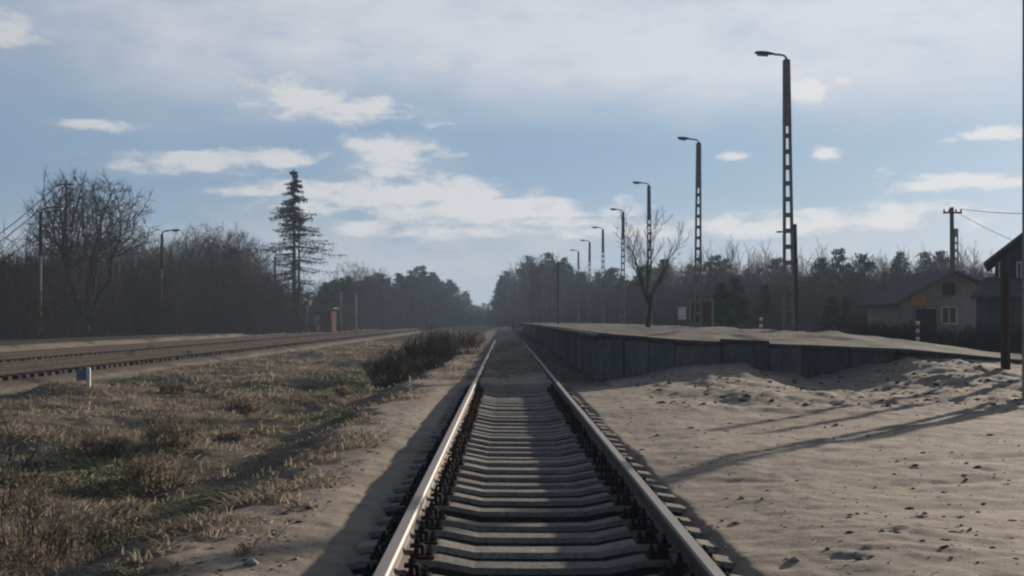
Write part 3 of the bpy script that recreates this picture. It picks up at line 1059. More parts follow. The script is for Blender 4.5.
def pine(seed, h=10.0, sparse=False):
    r = random.Random(seed)
    tr, cr = MB(), MB()
    tr.tube([(0, 0, -.3), (r.uniform(-.1, .1), 0, h * .5), (r.uniform(-.15, .15), r.uniform(-.1, .1), h * .97)], [.17, .12, .02], 6, cap=False)
    z = h * .22
    while z < h * .98:
        f = (z - h * .22) / (h * .78)
        L = (1.0 - f) ** .75 * h * .23 * r.uniform(.65, 1.15) + .25
        for k in range(r.randint(4, 6)):
            a = r.uniform(0, 6.28)
            d = Vector((math.cos(a), math.sin(a), r.uniform(-.05, .45)))
            tip = Vector((0, 0, z)) + d * L
            tr.tube([(0, 0, z), tuple(tip)], [.03, .008], 3, cap=False)
            for j in range(int(5 + 7 * L)):
                c_ = Vector((0, 0, z)) + d * L * r.uniform(.35, 1.08) + Vector((r.gauss(0, .22), r.gauss(0, .22), r.gauss(0, .13)))
                for q in range(5):
                    n = Vector((r.gauss(0, 1), r.gauss(0, 1), r.gauss(.4, 1))).normalized()
                    s_ = r.uniform(.12, .26)
                    u_ = n.cross(Vector((0, .2, 1))).normalized() * s_ * .35
                    cr.add([c_ - u_, c_ + u_, c_ + n * s_ * 1.6], [(0, 1, 2)])
        z += r.uniform(.28, .5)
    return tr, cr


def conifer(seed, h=14.0):
    """thinly needled, layered, slightly drooping conifer with two stems"""
    r = random.Random(seed)
    tr, cr = MB(), MB()
    tr.tube([(0, 0, -.3), (.02, 0, h * .5), (-.08, 0, h)], [.20, .13, .02], 7, cap=False)
    tr.tube([(.55, .3, -.3), (.58, .3, h * .4), (.50, .2, h * .72)], [.13, .09, .02], 6, cap=False)
    z = h * .20
    while z < h * .985:
        f = (z - h * .2) / (h * .8)
        Lm = h * .36 * (1 - f) ** .95 * (.72 + .28 * min(1, f * 3.5)) + .18
        for k in range(r.randint(2, 4)):
            a = r.uniform(0, 6.28)
            L = Lm * r.uniform(.35, 1.2)
            o_ = Vector((.52 * (r.random() < .35) * (f < .6), 0, 0))
            pts = []
            for i in range(6):
                s_ = i / 5
                pts.append(o_ + Vector((math.cos(a) * L * s_, math.sin(a) * L * s_, z + L * (.10 * s_ - .62 * s_ * s_ + .42 * s_ ** 3 * 1.1))))
            tr.tube(pts, [.035, .028, .022, .016, .011, .006], 3, cap=False)
            for i in range(1, 6):
                for j in range(10):
                    b = pts[i].lerp(pts[i - 1], r.random())
                    n = Vector((r.gauss(0, .8), r.gauss(0, .8), -.5 + r.gauss(0, .5))).normalized() * r.uniform(.25, .65) * (.5 + .1 * L)
                    tr.tube([b, b + n * .5, b + n + Vector((0, 0, .05))], [.009, .007, .003], 3, cap=False)
                    for q in range(3):
                        c_ = b + n * r.uniform(.0, 1)
                        w = Vector((r.gauss(0, 1), r.gauss(0, 1), r.gauss(0, .6))).normalized()
                        s2 = r.uniform(.06, .16)
                        u_ = w.cross(Vector((.1, .2, 1))).normalized() * s2 * .3
                        cr.add([c_ - u_, c_ + u_, c_ + w * s2 * 1.5], [(0, 1, 2)])
        z += r.uniform(.06, .34)
    return tr, cr


def tree_meshes(g, mt, mc):
    return (g.big.mesh('trunk', mt, True), g.small.mesh('crown', mc))


def plant_tree(name, meshes, label, loc, s_, rz, group=None, cat='tree'):
    t_ = thing(name, label, cat, loc, rz, group, s_)
    link('trunk', meshes[0], t_)
    link('crown', meshes[1], t_)
    return t_


rnd = random.Random(12)
g_ = grown_tree(5, 6, (0, 6.9, 3.9, 4.1, 1.6), .8, 3600, .25, 2.2, .34, .018, 8, .85, 2.15)
p = at(86, 162, 92)
rm = tree_meshes(g_, M_barkd, M_twigd)
zmax = max(v_[2] for v_ in g_.small.v)
plant_tree('round_crowned_tree', rm, 'large bare tree with a broad rounded crown rising above the brown wood', (p.x, 92, .1), p.z / zmax, 1.1)
tr, cr = conifer(9)
p = at(294, 170, 138)
plant_tree('tall_conifer', (tr.mesh('trunk', M_barkd, True), cr.mesh('crown', M_needleb)), 'tall thin-needled conifer with layered drooping branches by the far hut', (p.x, 138, .1), p.z / 14.0, .5)
g_ = bare_tree(23, 'young')
p = at(650, 203, 62)
zmax = max(v_[2] for v_ in g_.small.v)
plant_tree('young_bare_tree', tree_meshes(g_, M_barkd, M_twigd), 'small bare tree forking low on the far edge of the platform', (p.x - .1, 62, .76), (p.z - .76) / zmax, .4)

BUSHY = [tree_meshes(grown_tree(100 + k, 4, (0, 6.0, 2.3 + .3 * k, 3.7, 2.8), 1.5, 900, .34, 2.8, .52, .017, 8, .95, 2.15), M_bark, M_twig) for k in range(4)]
BIRCH = [tree_meshes(bare_tree(200 + k, 'birch'), M_bark, M_birch) for k in range(3)]
PINE = []
for k in range(4):
    tr, cr = pine(300 + k)
    PINE.append((tr.mesh('trunk', M_barkd, True), cr.mesh('crown', M_needle)))


HGT = {}


def wood(name, kinds, label, group, spots, zb=.0):
    for X, Yt, d in spots:
        p = at(X, Yt, d)
        ms = kinds[rnd.randrange(len(kinds))]
        hgt = max(v_.co.z for v_ in ms[1].vertices) if ms[1].name not in HGT else HGT[ms[1].name]
        HGT[ms[1].name] = hgt
        s_ = max((p.z - zb) / hgt, .25)
        w_ = s_ * rnd.uniform(.9, 1.25)
        plant_tree(name, ms, label, (p.x, d, zb), (w_, w_, s_), rnd.uniform(0, 6.28), group)


# brown broadleaf wood on the left
spots = []
for X in range(-60, 262, 11):
    top_ = np.interp(X, [-60, 0, 30, 60, 120, 150, 175, 205, 240, 262], [254, 246, 242, 238, 236, 222, 230, 217, 223, 240])
    for row in range(2):
        d = np.interp(X, [-60, 262], [74, 128]) + row * 16 + rnd.uniform(-3, 8)
        spots.append((X + rnd.uniform(-7, 7), top_ + rnd.uniform(-3, 12) + (0 if row else 20), d))
wood('bare_broadleaf_tree', BUSHY, 'brown bare broadleaf tree in the wood across the far tracks', 'bare trees of the wood across the tracks', spots)
wood('dark_pine', PINE, 'small dark pine standing among the brown bare trees before the conifer', None, [(232, 246, 125)])
wood('bare_broadleaf_tree', BUSHY, 'bare tree in the gap between conifer and pine wood', 'bare trees behind the far hut', [(312, 286, 160), (338, 272, 185), (352, 258, 200), (364, 262, 206), (376, 266, 215), (262, 268, 146), (325, 280, 170)])
# pines along the left of the line, receding
spots = []
for k in range(64):
    f = (k + rnd.random()) / 64
    X = 318 + (488 - 318) * f
    Y = np.interp(X, [318, 340, 370, 400, 425, 440, 460, 478, 489], [288, 278, 274, 276, 266, 278, 287, 296, 306]) + rnd.uniform(-4, 12)
    d = np.interp(X, [318, 400, 450, 478, 489], [165, 240, 330, 480, 650]) + rnd.uniform(-12, 30)
    spots.append((X, Y, d))
wood('dark_pine', PINE, 'dark pine of the wood left of the line', 'pines left of the line', spots)
# wood right of the line
spots, spotb = [], []
for k in range(60):
    X = 498 + (650 - 498) * (k + rnd.random()) / 60
    Y = np.interp(X, [498, 504, 530, 555, 590, 650], [268, 262, 256, 252, 266, 268]) + rnd.uniform(-4, 16)
    d = np.interp(X, [498, 550, 650], [330, 270, 215]) + rnd.uniform(-15, 25)
    (spotb if rnd.random() < .42 else spots).append((X, Y, d))
wood('dark_pine', PINE, 'dark pine of the wood where the line vanishes', 'pines right of the line', spots)
wood('bare_broadleaf_tree', BUSHY + BIRCH, 'bare tree among the dark pines where the line vanishes', 'bare trees right of the line', spotb)
spots, spotb = [], []
for k in range(105):
    X = 640 + (1090 - 640) * (k + rnd.random()) / 105
    Y = np.interp(X, [640, 700, 760, 800, 830, 870, 920, 960, 1000, 1090], [262, 262, 258, 262, 256, 260, 258, 258, 262, 262]) + rnd.uniform(-6, 20)
    d = np.interp(X, [640, 760, 900, 1090], [205, 168, 158, 165]) + rnd.uniform(-12, 20)
    (spotb if rnd.random() < .68 else spots).append((X, Y - 5, d))
wood('dark_pine', PINE, 'dark pine of the wood behind platform and houses', 'pines behind the platform', spots)
wood('bare_broadleaf_tree', BUSHY, 'bare broadleaf tree of the wood behind platform and houses', 'bare trees behind the platform', spotb)
spots = [(X + rnd.uniform(-3, 3), Y + rnd.uniform(-4, 6), 150 + rnd.uniform(-5, 15)) for X, Y in
         ((700, 243), (706, 246), (728, 238), (735, 233), (742, 234), (749, 238), (757, 242), (765, 240), (815, 238), (822, 246), (848, 248), (875, 250), (914, 240), (928, 250), (968, 240), (978, 238), (990, 246), (940, 246), (690, 250), (668, 252), (712, 242), (720, 240), (775, 246), (784, 250), (800, 248), (835, 250), (860, 252), (890, 246), (905, 246), (920, 243), (950, 244), (960, 248), (1000, 250), (1012, 252), (540, 256), (548, 250), (556, 254), (532, 258), (514, 260))]
wood('slim_birch', BIRCH, 'slim pale bare tree rising above the pines behind the platform', 'slim bare trees behind the platform', spots)
wood('dark_pine', PINE, 'low dense evergreen between the notice board and the wooden pole', 'low evergreens behind the notice board', [(722, 282, 88), (736, 276, 92), (765, 284, 95)])
wood('dark_pine', PINE, 'low dense evergreen left of the beige outbuilding', 'low evergreens beside the outbuilding', [(846, 296, 92), (832, 300, 88)])

# ------------------------------------------------------------------ thickets: masses of thin stems nobody could count


def thicket(name, spots, n_st, hmin, hmax, spreadr, m_, label, seed, kids=5, rw=.012, zf=None):
    r = np.random.RandomState(seed)
    V, Fa = [], []
    cnt = 0
    for (cx, cy, cz, hs) in spots:
        for i in range(n_st):
            b = np.array([cx + r.normal(0, spreadr), cy + r.normal(0, spreadr), 0])
            b[2] = cz - .1
            hh = r.uniform(hmin, hmax) * hs
            lean = np.array([r.normal(0, .16), r.normal(0, .16), 1.0])
            tip = b + lean * hh
            segs = [(b, tip, rw * 1.3)]
            for k in range(kids):
                t_ = r.uniform(.2, .95)
                q = b + (tip - b) * t_
                dd = np.array([r.normal(0, .55), r.normal(0, .55), r.uniform(.1, .8)])
                segs.append((q, q + dd * hh * r.uniform(.15, .38), rw))
            for a_, b_, w in segs:
                th = r.uniform(0, 3.14)
                for q in (0, 1):
                    e = np.array([math.cos(th + q * 1.57), math.sin(th + q * 1.57), 0]) * w
                    V += [a_ - e, a_ + e, b_]
                    Fa.append((cnt, cnt + 1, cnt + 2))
                    cnt += 3
    me_ = big_mesh(name, np.array(V), np.array(Fa), m_, False)
    return tag(link(name, me_), label, 'undergrowth', kind='stuff')


sp_ = []
for X in range(-70, 300, 3):
    d = np.interp(X, [-70, 300], [70, 128]) + rnd.uniform(-2, 20)
    q = at(X + rnd.uniform(-2, 2), 330, d)
    if q.x < -20.2:
        sp_.append((q.x, d, .1, rnd.uniform(.55, 1.35)))
thicket('wood_undergrowth', sp_, 95, 1.4, 4.9, 1.2, M_brush, 'dense brown undergrowth along the edge of the left wood', 1, 5, .030)
sp_ = []
for X in range(300, 500, 3):
    d = np.interp(X, [300, 400, 450, 500], [150, 220, 300, 420]) + rnd.uniform(-5, 20)
    q = at(X, 330, d)
    sp_.append((q.x, d, .0, rnd.uniform(.7, 1.3)))
thicket('line_side_undergrowth', sp_, 50, 1.5, 4.5, 1.8, M_brush, 'brown undergrowth below the receding pines', 2, 4, .05)
sp_ = []
for X in range(496, 1100, 3):
    d = np.interp(X, [496, 560, 660, 800, 1100], [300, 230, 140, 118, 120]) + rnd.uniform(-4, 20)
    q = at(X, 330, d)
    sp_.append((q.x, d, .0, rnd.uniform(.6, 1.3)))
thicket('platform_side_undergrowth', sp_, 70, 1.4, 4.6, 1.4, M_brush, 'dark undergrowth below the trees behind the platform', 3, 5, .038)

sp_ = [(rnd.uniform(13.5, 24), rnd.uniform(57, 64), 0, rnd.uniform(.6, 1.3)) for k in range(120)]
thicket('garden_hedge', sp_, 60, .35, 1.05, .35, M_brush, 'low dark weedy hedge between platform ramp and houses', 4, 5, .012)

# brown dry bushes on the verge right beside the line
BB = MB
bm_r = np.random.RandomState(8)


def bush(name, x, y, z, rx, ry, h, n, label, seed, m_=M_brush, group=None, rw=.006):
    r = np.random.RandomState(seed)
    V, Fa = [], []
    c_ = 0
    for i in range(n):
        a, q = r.uniform(0, 6.28), math.sqrt(r.uniform(0, 1))
        b = np.array([math.cos(a) * q * rx * .55, math.sin(a) * q * ry * .55, -.06])
        hh = h * r.uniform(.45, 1.05) * (1 - .45 * q * q)
        tip = np.array([b[0] * 1.75 + r.normal(0, .10) * rx, b[1] * 1.75 + r.normal(0, .10) * ry, hh])
        mid = (b + tip) / 2 + r.normal(0, .05, 3) * h
        segs = [(b, mid, rw * 1.3), (mid, tip, rw)]
        for k in range(6):
            t_ = r.uniform(.3, 1)
            p_ = mid + (tip - mid) * t_
            segs.append((p_, p_ + np.array([r.normal(0, .22), r.normal(0, .22), r.uniform(-.05, .30)]) * h, rw * .8))
        for a_, b_, w in segs:
            th = r.uniform(0, 3.14)
            for q2 in (0, 1):
                e = np.array([math.cos(th + q2 * 1.57), math.sin(th + q2 * 1.57), .2]) * w
                V += [a_ - e, a_ + e, b_]
                Fa.append((c_, c_ + 1, c_ + 2))
                c_ += 3
    o = link(name, big_mesh(name, np.array(V), np.array(Fa), m_, False), None, (x, y, z))
    return tag(o, label, 'bush', group)


for X, Yb, Yt, hw, d, lab in ((392, 372, 333, 26, 36.5, 'dense dry brown bush at the foot of the verge, nearest of three beside the line'),
                              (428, 366, 326, 28, 39.5, 'tall dry brown bush between two others on the verge'),
                              (455, 352, 322, 30, 55, 'dry brown bush on the verge, farthest of three beside the line')):
    b = at(X, Yb, d)
    hgt = (Yb - Yt) / F_PX * d
    bush('dry_bush', b.x, d, gz(b.x, d), hw / F_PX * d * 1.15, 1.1, hgt, 260, lab, int(X), M_stalk, 'dry bushes on the verge', .008)

# ------------------------------------------------------------------ grass
def blades(name, n, xr, yr, hr, dens, m_, label, seed, wid=.006, ypow=1.0):
    r = np.random.RandomState(seed)
    x = r.uniform(xr[0], xr[1], n * 3)
    # spread evenly over the picture rather than the ground: thin out with distance
    lo, hi = 1 / yr[1] ** ypow, 1 / yr[0] ** ypow
    y = (1 / (lo + (hi - lo) * r.uniform(0, 1, n * 3))) ** (1 / ypow)
    k = r.uniform(0, 1, n * 3) < dens(x, y)
    x, y = x[k][:n], y[k][:n]
    n = len(x)
    z = H(x, y) - .01
    h = (hr[0] + (hr[1] - hr[0]) * r.uniform(0, 1, n) ** 2.2 * 1.5) * (.55 + 1.1 * np.clip(fbm(x * .9, y * .7, 3, 91) + .5, 0, 1))
    a = r.uniform(0, 6.28, n)
    lean = np.abs(r.normal(0, 2.8, n)) * h
    la = r.uniform(0, 6.28, n)
    w = wid * (1 + y * .035) * r.uniform(.6, 1.4, n)
    ex, ey = np.cos(a) * w, np.sin(a) * w
    lx, ly = np.cos(la) * lean, np.sin(la) * lean
    P = np.zeros((n, 5, 3))
    P[:, 0] = np.stack([x - ex, y - ey, z], -1)
    P[:, 1] = np.stack([x + ex, y + ey, z], -1)
    P[:, 2] = np.stack([x + ex * .7 + lx * .35, y + ey * .7 + ly * .35, z + h * .6], -1)
    P[:, 3] = np.stack([x - ex * .7 + lx * .35, y - ey * .7 + ly * .35, z + h * .6], -1)
    P[:, 4] = np.stack([x + lx, y + ly, z + h * np.maximum(.12, .95 - .20 * (lean / h))], -1)
    b = np.arange(n)[:, None] * 5
    tri = np.concatenate([b + np.array([[0, 1, 2]]), b + np.array([[0, 2, 3]]), b + np.array([[3, 2, 4]])], 0)
    return tag(link(name, big_mesh(name, P.reshape(-1, 3), tri, m_, False)), label, 'grass', kind='stuff')


def d_slope(x, y):
    xe = -1.66 + .45 * vnoise(y * .45, y * 0, 5)
    c_ = sm(fbm(x * .9, y * .6, 4, 93), -.22, .22)
    return sm(xe - .35 - x, 0, 1.0) * (1 - sm(-x, 10.0, 10.5)) * (.14 + .86 * c_) * (.45 + .55 * sm(-x, 2.8, 4.5))


blades('dry_grass', 190000, (-10.6, -1.9), (7.0, 90), (.025, .085), d_slope, M_grass, 'dry straw-brown grass covering the slope of the ditch', 5, .0055)


def d_moss(x, y):
    return sm(fbm(x * .7, y * .45, 4, 73), .0, .30) * sm(-x, 1.9, 2.6) * (1 - sm(-x, 4.4, 6))


blades('moss_grass', 36000, (-6, -1.9), (8, 45), (.03, .08), d_moss, M_moss, 'short green grass in the bottom of the ditch', 6, .006)


def d_edge(x, y):
    u = x - TC
    xe = -1.66 + .45 * vnoise(y * .45, y * 0, 5)
    return np.exp(-((x - xe + .15) / .35) ** 2) * sm(fbm(x * 1.6, y * 1.2, 3, 95), .0, .25)


blades('edge_tuft_grass', 16000, (-3.2, -1.2), (7, 40), (.03, .09), d_edge, M_grass, 'sparse brown tufts on the edge of the sandy shelf', 7, .006)


def d_bed(x, y):
    u = x - TC
    return sm(y, 28.3, 33) * (1 - sm(np.abs(u), 1.2, 1.9)) * (.08 + .92 * sm(fbm(x * 1.1, y * .5, 3, 98), .02, .3)) * (np.abs(np.abs(u) - .7535) > .06)


blades('track_weed', 9000, (-1.6, 1.9), (28.3, 80), (.03, .09), d_bed, M_grass, 'withered weeds on the sand-covered stretch of track', 8, .005)


def d_plat(x, y):
    return ((x > 2.6) & (x < 8.8)) * sm(fbm(x * .6, y * .3, 3, 97), .0, .3)


# tussocks of dead grass on the slope
for k in range(22):
    x_, y_ = rnd.uniform(-9.6, -3.2), 8 / (1 - rnd.uniform(0, .84))
    s_ = rnd.uniform(.6, 1.3)
    bush('grass_tussock', x_, y_, gz(x_, y_), .34 * s_, .34 * s_, .30 * s_, 90, 'low dry grass tussock on the slope of the ditch', 500 + k, M_grass, 'dry grass tussocks on the slope', .006 + .0002 * y_)['category'] = 'grass tussock'

# dead weeds in the near left corner
for k, (X, Yb, d, h, n) in enumerate(((38, 590, 9.6, .55, 34), (75, 575, 10.2, .42, 30), (110, 600, 9.2, .32, 28), (12, 575, 10.4, .75, 24))):
    b = at(X, Yb, d)
    bush('dead_weed', b.x, d, gz(b.x, d), .24, .24, h, n, ['dead upright weed clump in the hollow below the sandy shelf', 'dead weed clump between two others in the hollow', 'low dead weed clump against the sandy shelf edge',
         'tallest dead weed clump with long bare stalks in the hollow'][k], 700 + k, M_stalk, 'dead weeds in the hollow', .0035)['category'] = 'weed'
b = at(-28, 430, 13)
bush('bare_shrub', b.x, 13, gz(b.x, 13), .75, .6, 1.05, 70, 'leaning bare shrub at the edge of the grassy slope', 811, M_twig, None, .004)

# clods, litter and stones lying on the sand
r = np.random.RandomState(4)


def clods(name, n, xs, ys_, sr, m_, label, seed, flat=.5):
    r = np.random.RandomState(seed)
    V, Fa = [], []
    c_ = 0
    base = np.array([(1, 0, 0), (.3, .95, 0), (-.8, .6, 0), (-.8, -.6, 0), (.3, -.95, 0), (0.1, 0, 1), (0, 0, -1)])
    tri = [(0, 1, 5), (1, 2, 5), (2, 3, 5), (3, 4, 5), (4, 0, 5), (1, 0, 6), (2, 1, 6), (3, 2, 6), (4, 3, 6), (0, 4, 6)]
    x, y = xs(r, n), ys_(r, n)
    z = H(x, y)
    for i in range(n):
        s_ = r.uniform(*sr) * (.5 + r.random() ** 3 * 1.6)
        th = r.uniform(0, 6.28)
        q = base * (1 + r.normal(0, .22, base.shape)) * np.array([s_ * r.uniform(1, 2.2), s_, s_ * flat])
        q = np.stack([q[:, 0] * math.cos(th) - q[:, 1] * math.sin(th), q[:, 0] * math.sin(th) + q[:, 1] * math.cos(th), q[:, 2]], -1)
        V.append(q + np.array([x[i], y[i], z[i] + s_ * flat * .25]))
        Fa += [(a + c_, b_ + c_, d_ + c_) for a, b_, d_ in tri]
        c_ += 7
    return tag(link(name, big_mesh(name, np.concatenate(V), np.array(Fa), m_, False)), label, 'debris', kind='stuff')


clods('dirt_clods', 2200, lambda r, n: np.where(r.rand(n) < .72, r.uniform(1.55, 9, n), r.uniform(-2.3, -1.15, n)), lambda r, n: 6.5 / (1 - r.uniform(0, .76, n)), (.005, .015), M_clod, 'small dirt clods and litter on the trodden sand', 31, .35)
clods('rubble_lumps', 700, lambda r, n: r.uniform(2.3, 9.5, n), lambda r, n: r.uniform(21, 30.5, n), (.012, .034), M_clod, 'lumpy soil on the sand heap before the platform end', 32, .5)
clods('ballast_stones', 5200, lambda r, n: TC + np.where(r.rand(n) < .6, r.uniform(-.66, .66, n), np.sign(r.uniform(-1, 1, n)) * r.uniform(.84, 1.0, n)), lambda r, n: 5.5 / (1 - r.uniform(0, .80, n)), (.010, .024), M_clod, 'dark ballast stones between the sleepers', 33, .7)
clods('pale_pebbles', 420, lambda r, n: r.uniform(-2.6, 6, n), lambda r, n: 6.5 / (1 - r.uniform(0, .70, n)), (.008, .018), M_stone, 'pale pebbles scattered over sand and sleepers', 34, .7)

# ------------------------------------------------------------------ buildings
def gable_house(name, label, org, rz, w, dep, hl, hr_, xa, ha, mw, mr_, over=.35):
    """asymmetric gable towards the front (local y = 0), ridge running back"""
    o = thing(name, label, 'house', org, rz)
    mb = MB()
    V = [(0, 0, -.3), (w, 0, -.3), (w, 0, hr_), (xa, 0, ha), (0, 0, hl)]
    V += [(x_, dep, z_) for x_, _, z_ in V]
    mb.add(V, [(0, 1, 2, 3, 4), (9, 8, 7, 6, 5), (1, 6, 7, 2), (0, 4, 9, 5), (4, 3, 8, 9), (3, 2, 7, 8), (0, 5, 6, 1)])
    mb.build('wall', mw, o)
    sl1, sl2 = (ha - hl) / xa, (hr_ - ha) / (w - xa)
    th = .14
    rf = None
    for (xs, xe_, zs, ze) in ((-over, xa, hl - over * sl1, ha), (w + over, xa, hr_ + over * sl2, ha)):
        mb = MB()
        V = [(xs, -over, zs + .01), (xe_, -over, ze + .01), (xe_, dep + over, ze + .01), (xs, dep + over, zs + .01)]
        V += [(a, b_, c_ + th) for a, b_, c_ in V]
        mb.add(V, [(3, 2, 1, 0), (4, 5, 6, 7), (0, 1, 5, 4), (1, 2, 6, 5), (2, 3, 7, 6), (3, 0, 4, 7)])
        n = 12
        for k in range(n):          # ribs of the sheet roofing
            yy = -over + (dep + 2 * over) * (k + .5) / n
            A_, B_ = Vector((xs, yy, zs + th + .015)), Vector((xe_, yy, ze + th + .015))
            mb.tube([A_, B_], .028, 4, cap=False)
        rf = mb.build('roof', mr_, o)
    return o, rf


def window(par, x0, x1, z0, z1, yy, frame=M_white, name='window'):
    mb = MB()
    f = .07
    mb.box(x0, x1, yy - .05, yy + .01, z0, z0 + f); mb.box(x0, x1, yy - .05, yy + .01, z1 - f, z1)
    mb.box(x0, x0 + f, yy - .048, yy + .01, z0 + f, z1 - f); mb.box(x1 - f, x1, yy - .048, yy + .01, z0 + f, z1 - f)
    mb.box((x0 + x1) / 2 - f * .4, (x0 + x1) / 2 + f * .4, yy - .046, yy + .01, z0 + f, z1 - f)
    o = mb.build(name, frame, par)
    MB().box(x0 + f, x1 - f, yy - .02, yy - .006, z0 + f, z1 - f).build('pane', M_glass, o)
    return o


D1 = 85.0
c0 = at(899, 330, D1)
px = D1 / F_PX
o, rf = gable_house('beige_outbuilding', 'low beige plastered building with a long sloping dark roof and an orange sign', (c0.x, D1, 0), R(-2), 77 * px, 8.5, 2.15, 3.25, 54 * px, 3.85, M_plaster, M_roof, .45)
MB().box(19 * px - .42, 19 * px + .42, -.07, -.012, 1.95, 2.55, ch=.01).build('sign_board', M_orange, o)
MB().box(50 * px - .32, 50 * px + .32, -.16, -.01, 2.55, 3.25, ch=.02).build('vent_box', M_dark, o)
window(o, 42 * px, 42 * px + .9, .9, 1.9, 0)
MB().box(1.0, 2.1, -.07, -.012, -.1, 1.75).build('door', M_dark, o)
mb = MB()
mb.tube([(-.5, -.45, 2.0), (-.5, 8.9, 2.0)], .07, 6)
mb.build('gutter', M_dark, o)

D2 = 70.0
c0 = at(996, 330, D2)
px = D2 / F_PX
o, rf = gable_house('two_storey_house', 'tall house with a steep brown roof and grey-green boarded annex beside the wooden posts', (c0.x, D2, 0), R(-19), 7.2, 9, 4.05, 4.05, 3.6, 6.9, M_dark, M_roofb, .5)
for x_ in (.15, .95):
    window(o, x_, x_ + .42, 3.05, 3.85, 0)
# annex in front: vertical boards under a lean-to roof
an = MB().box(-.75, 4.4, -1.6, -.012, -.2, 2.12).build('annex_wall', M_tealw, o)
for k in range(25):
    xx = -.74 + k * .205
    MB().box(xx, xx + .185, -1.635, -1.602, -.1, 2.10, ch=.006).build('board', M_tealw, an)
mb = MB()
V = [(-1.05, -1.95, 2.12), (4.7, -1.95, 2.12), (4.7, .02, 3.02), (-1.05 + .6, .02, 3.02)]
V += [(a, b_, c_ + .12) for a, b_, c_ in V]
mb.add(V, [(3, 2, 1, 0), (4, 5, 6, 7), (0, 1, 5, 4), (1, 2, 6, 5), (2, 3, 7, 6), (3, 0, 4, 7)])
mb.build('annex_roof', M_roof, o)

# brick hut far left
D3 = 146.0
c0 = at(314, 330, D3)
hut = thing('brick_hut', 'small red brick hut with a white door beyond the far tracks', 'hut', (c0.x, D3, 0), R(-8))
MB().box(0, 1.75, 0, 1.9, -.2, 1.95).build('wall', M_brick, hut)
mb = MB()
V = [(-.2, -.2, 1.96), (1.95, -.2, 2.2), (1.95, 2.1, 2.2), (-.2, 2.1, 1.96)]
V += [(a, b_, c_ + .14) for a, b_, c_ in V]
mb.add(V, [(3, 2, 1, 0), (4, 5, 6, 7), (0, 1, 5, 4), (1, 2, 6, 5), (2, 3, 7, 6), (3, 0, 4, 7)])
mb.build('roof', M_conc, hut)
MB().box(.05, .55, -.06, -.012, 0, 1.6).build('door', M_white, hut)

# ------------------------------------------------------------------ posts, signs, wires
def stripes_post(name, label, X, d, h, rad, n, zb):
    p_ = at(X, 330, d)
    o = thing(name, label, 'marker post', (p_.x, d, zb))
    for k in range(n):
        MB().tube([(0, 0, h * k / n), (0, 0, h * (k + 1) / n - .002)], rad, 10).build('stripe_band', M_red if k % 2 else M_white, o, True)
    MB().tube([(0, 0, -.3), (0, 0, .02)], rad * .7, 8).build('foot', M_dark, o)
    return o


stripes_post('striped_post', 'red and white striped marker post before the beige building', 918, 44, 1.05, .055, 9, -.05 + .1)
stripes_post('striped_post', 'short red and white marker post beneath the low evergreens', 761, 66, .75, .07, 5, .5)


def post(name, label, X, Yt, d, zb, r0, r1, m_=M_wood, cat='post', group=None, lean=0.0):
    p_ = at(X, Yt, d)
    o = thing(name, label, cat, (p_.x, d, zb), 0, group)
    h = p_.z - zb
    MB().tube([(0, 0, -.4), (lean * .4, 0, h * .4), (lean, 0, h)], [r0, (r0 + r1) / 2, r1], 9).build('shaft', m_, o, True)
    MB().tube([(lean, 0, h), (lean, 0, h + .05)], [r1 * 1.05, r1 * .55], 9).build('cap', M_dark, o, True)
    return o


q = at(1006, 300, 29.0)
post('wooden_post', 'dark wooden post on the sand heap, left of a pair', 1006, 256, 29.0, gz(q.x, 29), .095, .085, M_wood, 'post', None, .0)
q = at(1031, 300, 27.6)
post('wooden_post', 'dark wooden post on the sand heap, right of a pair', 1031, 262, 27.6, gz(q.x, 27.6), .10, .09, M_wood, 'post', None, .0)
q = at(1075, 300, 25.0)
post('wooden_post', 'dark wooden post standing apart beside the sandy yard', 1080, 272, 25.0, gz(q.x, 25), .09, .08, M_wood)

q = at(795, 224, 58)
o = thing('wooden_pole', 'dark wooden pole with a small lamp, close to the second lamp post', 'pole', (q.x, 58, 0))
MB().tube([(0, 0, -.3), (.02, 0, 2.5), (0, 0, q.z)], [.13, .115, .095], 9).build('shaft', M_wood, o, True)
MB().tube([(0, 0, q.z - .40), (-.22, 0, q.z - .30), (-.45, 0, q.z - .30)], .022, 6).build('lamp_arm', M_lamp, o, True)
hh_ = link('lamp_head', lh_me, o, (-.40, 0, q.z - .31)); hh_.scale = (.5, .6, .7)

# utility pole with crossarm, right
D4 = 98.0
q = at(953, 207, D4)
o = thing('utility_pole', 'tall utility pole with a crossarm behind the beige building', 'utility pole', (q.x, D4, 0))
MB().tube([(0, 0, -.3), (0, 0, q.z)], [.17, .13], 9).build('shaft', M_wood, o, True)
mb = MB(); lattice_post(mb, q.z - 1.4, .34, .26, .09, .5, q.z - 1.9)
br = mb.build('pole_footing', M_pole, o); br.location = (.26, .0, 0)
MB().box(-.62, .62, -.21, -.125, q.z - .42, q.z - .30).build('crossarm', M_dark, o)
for s in (-.55, -.22, .22, .55):
    MB().tube([(s, -.17, q.z - .30), (s, -.17, q.z - .20), (s, -.17, q.z - .12)], [.035, .065, .03], 8).build('insulator', M_ins, o, True)
P_right = Vector((q.x, D4, q.z))


def wire(name, label, a, b_, sag, rad=.012, group='overhead wires'):
    pts = [a.lerp(b_, k / 16) - Vector((0, 0, sag * 4 * (k / 16) * (1 - k / 16))) for k in range(17)]
    mb = MB(); mb.tube(pts, rad, 4)
    return tag(mb.build(name, M_wire), label, 'wire', group)


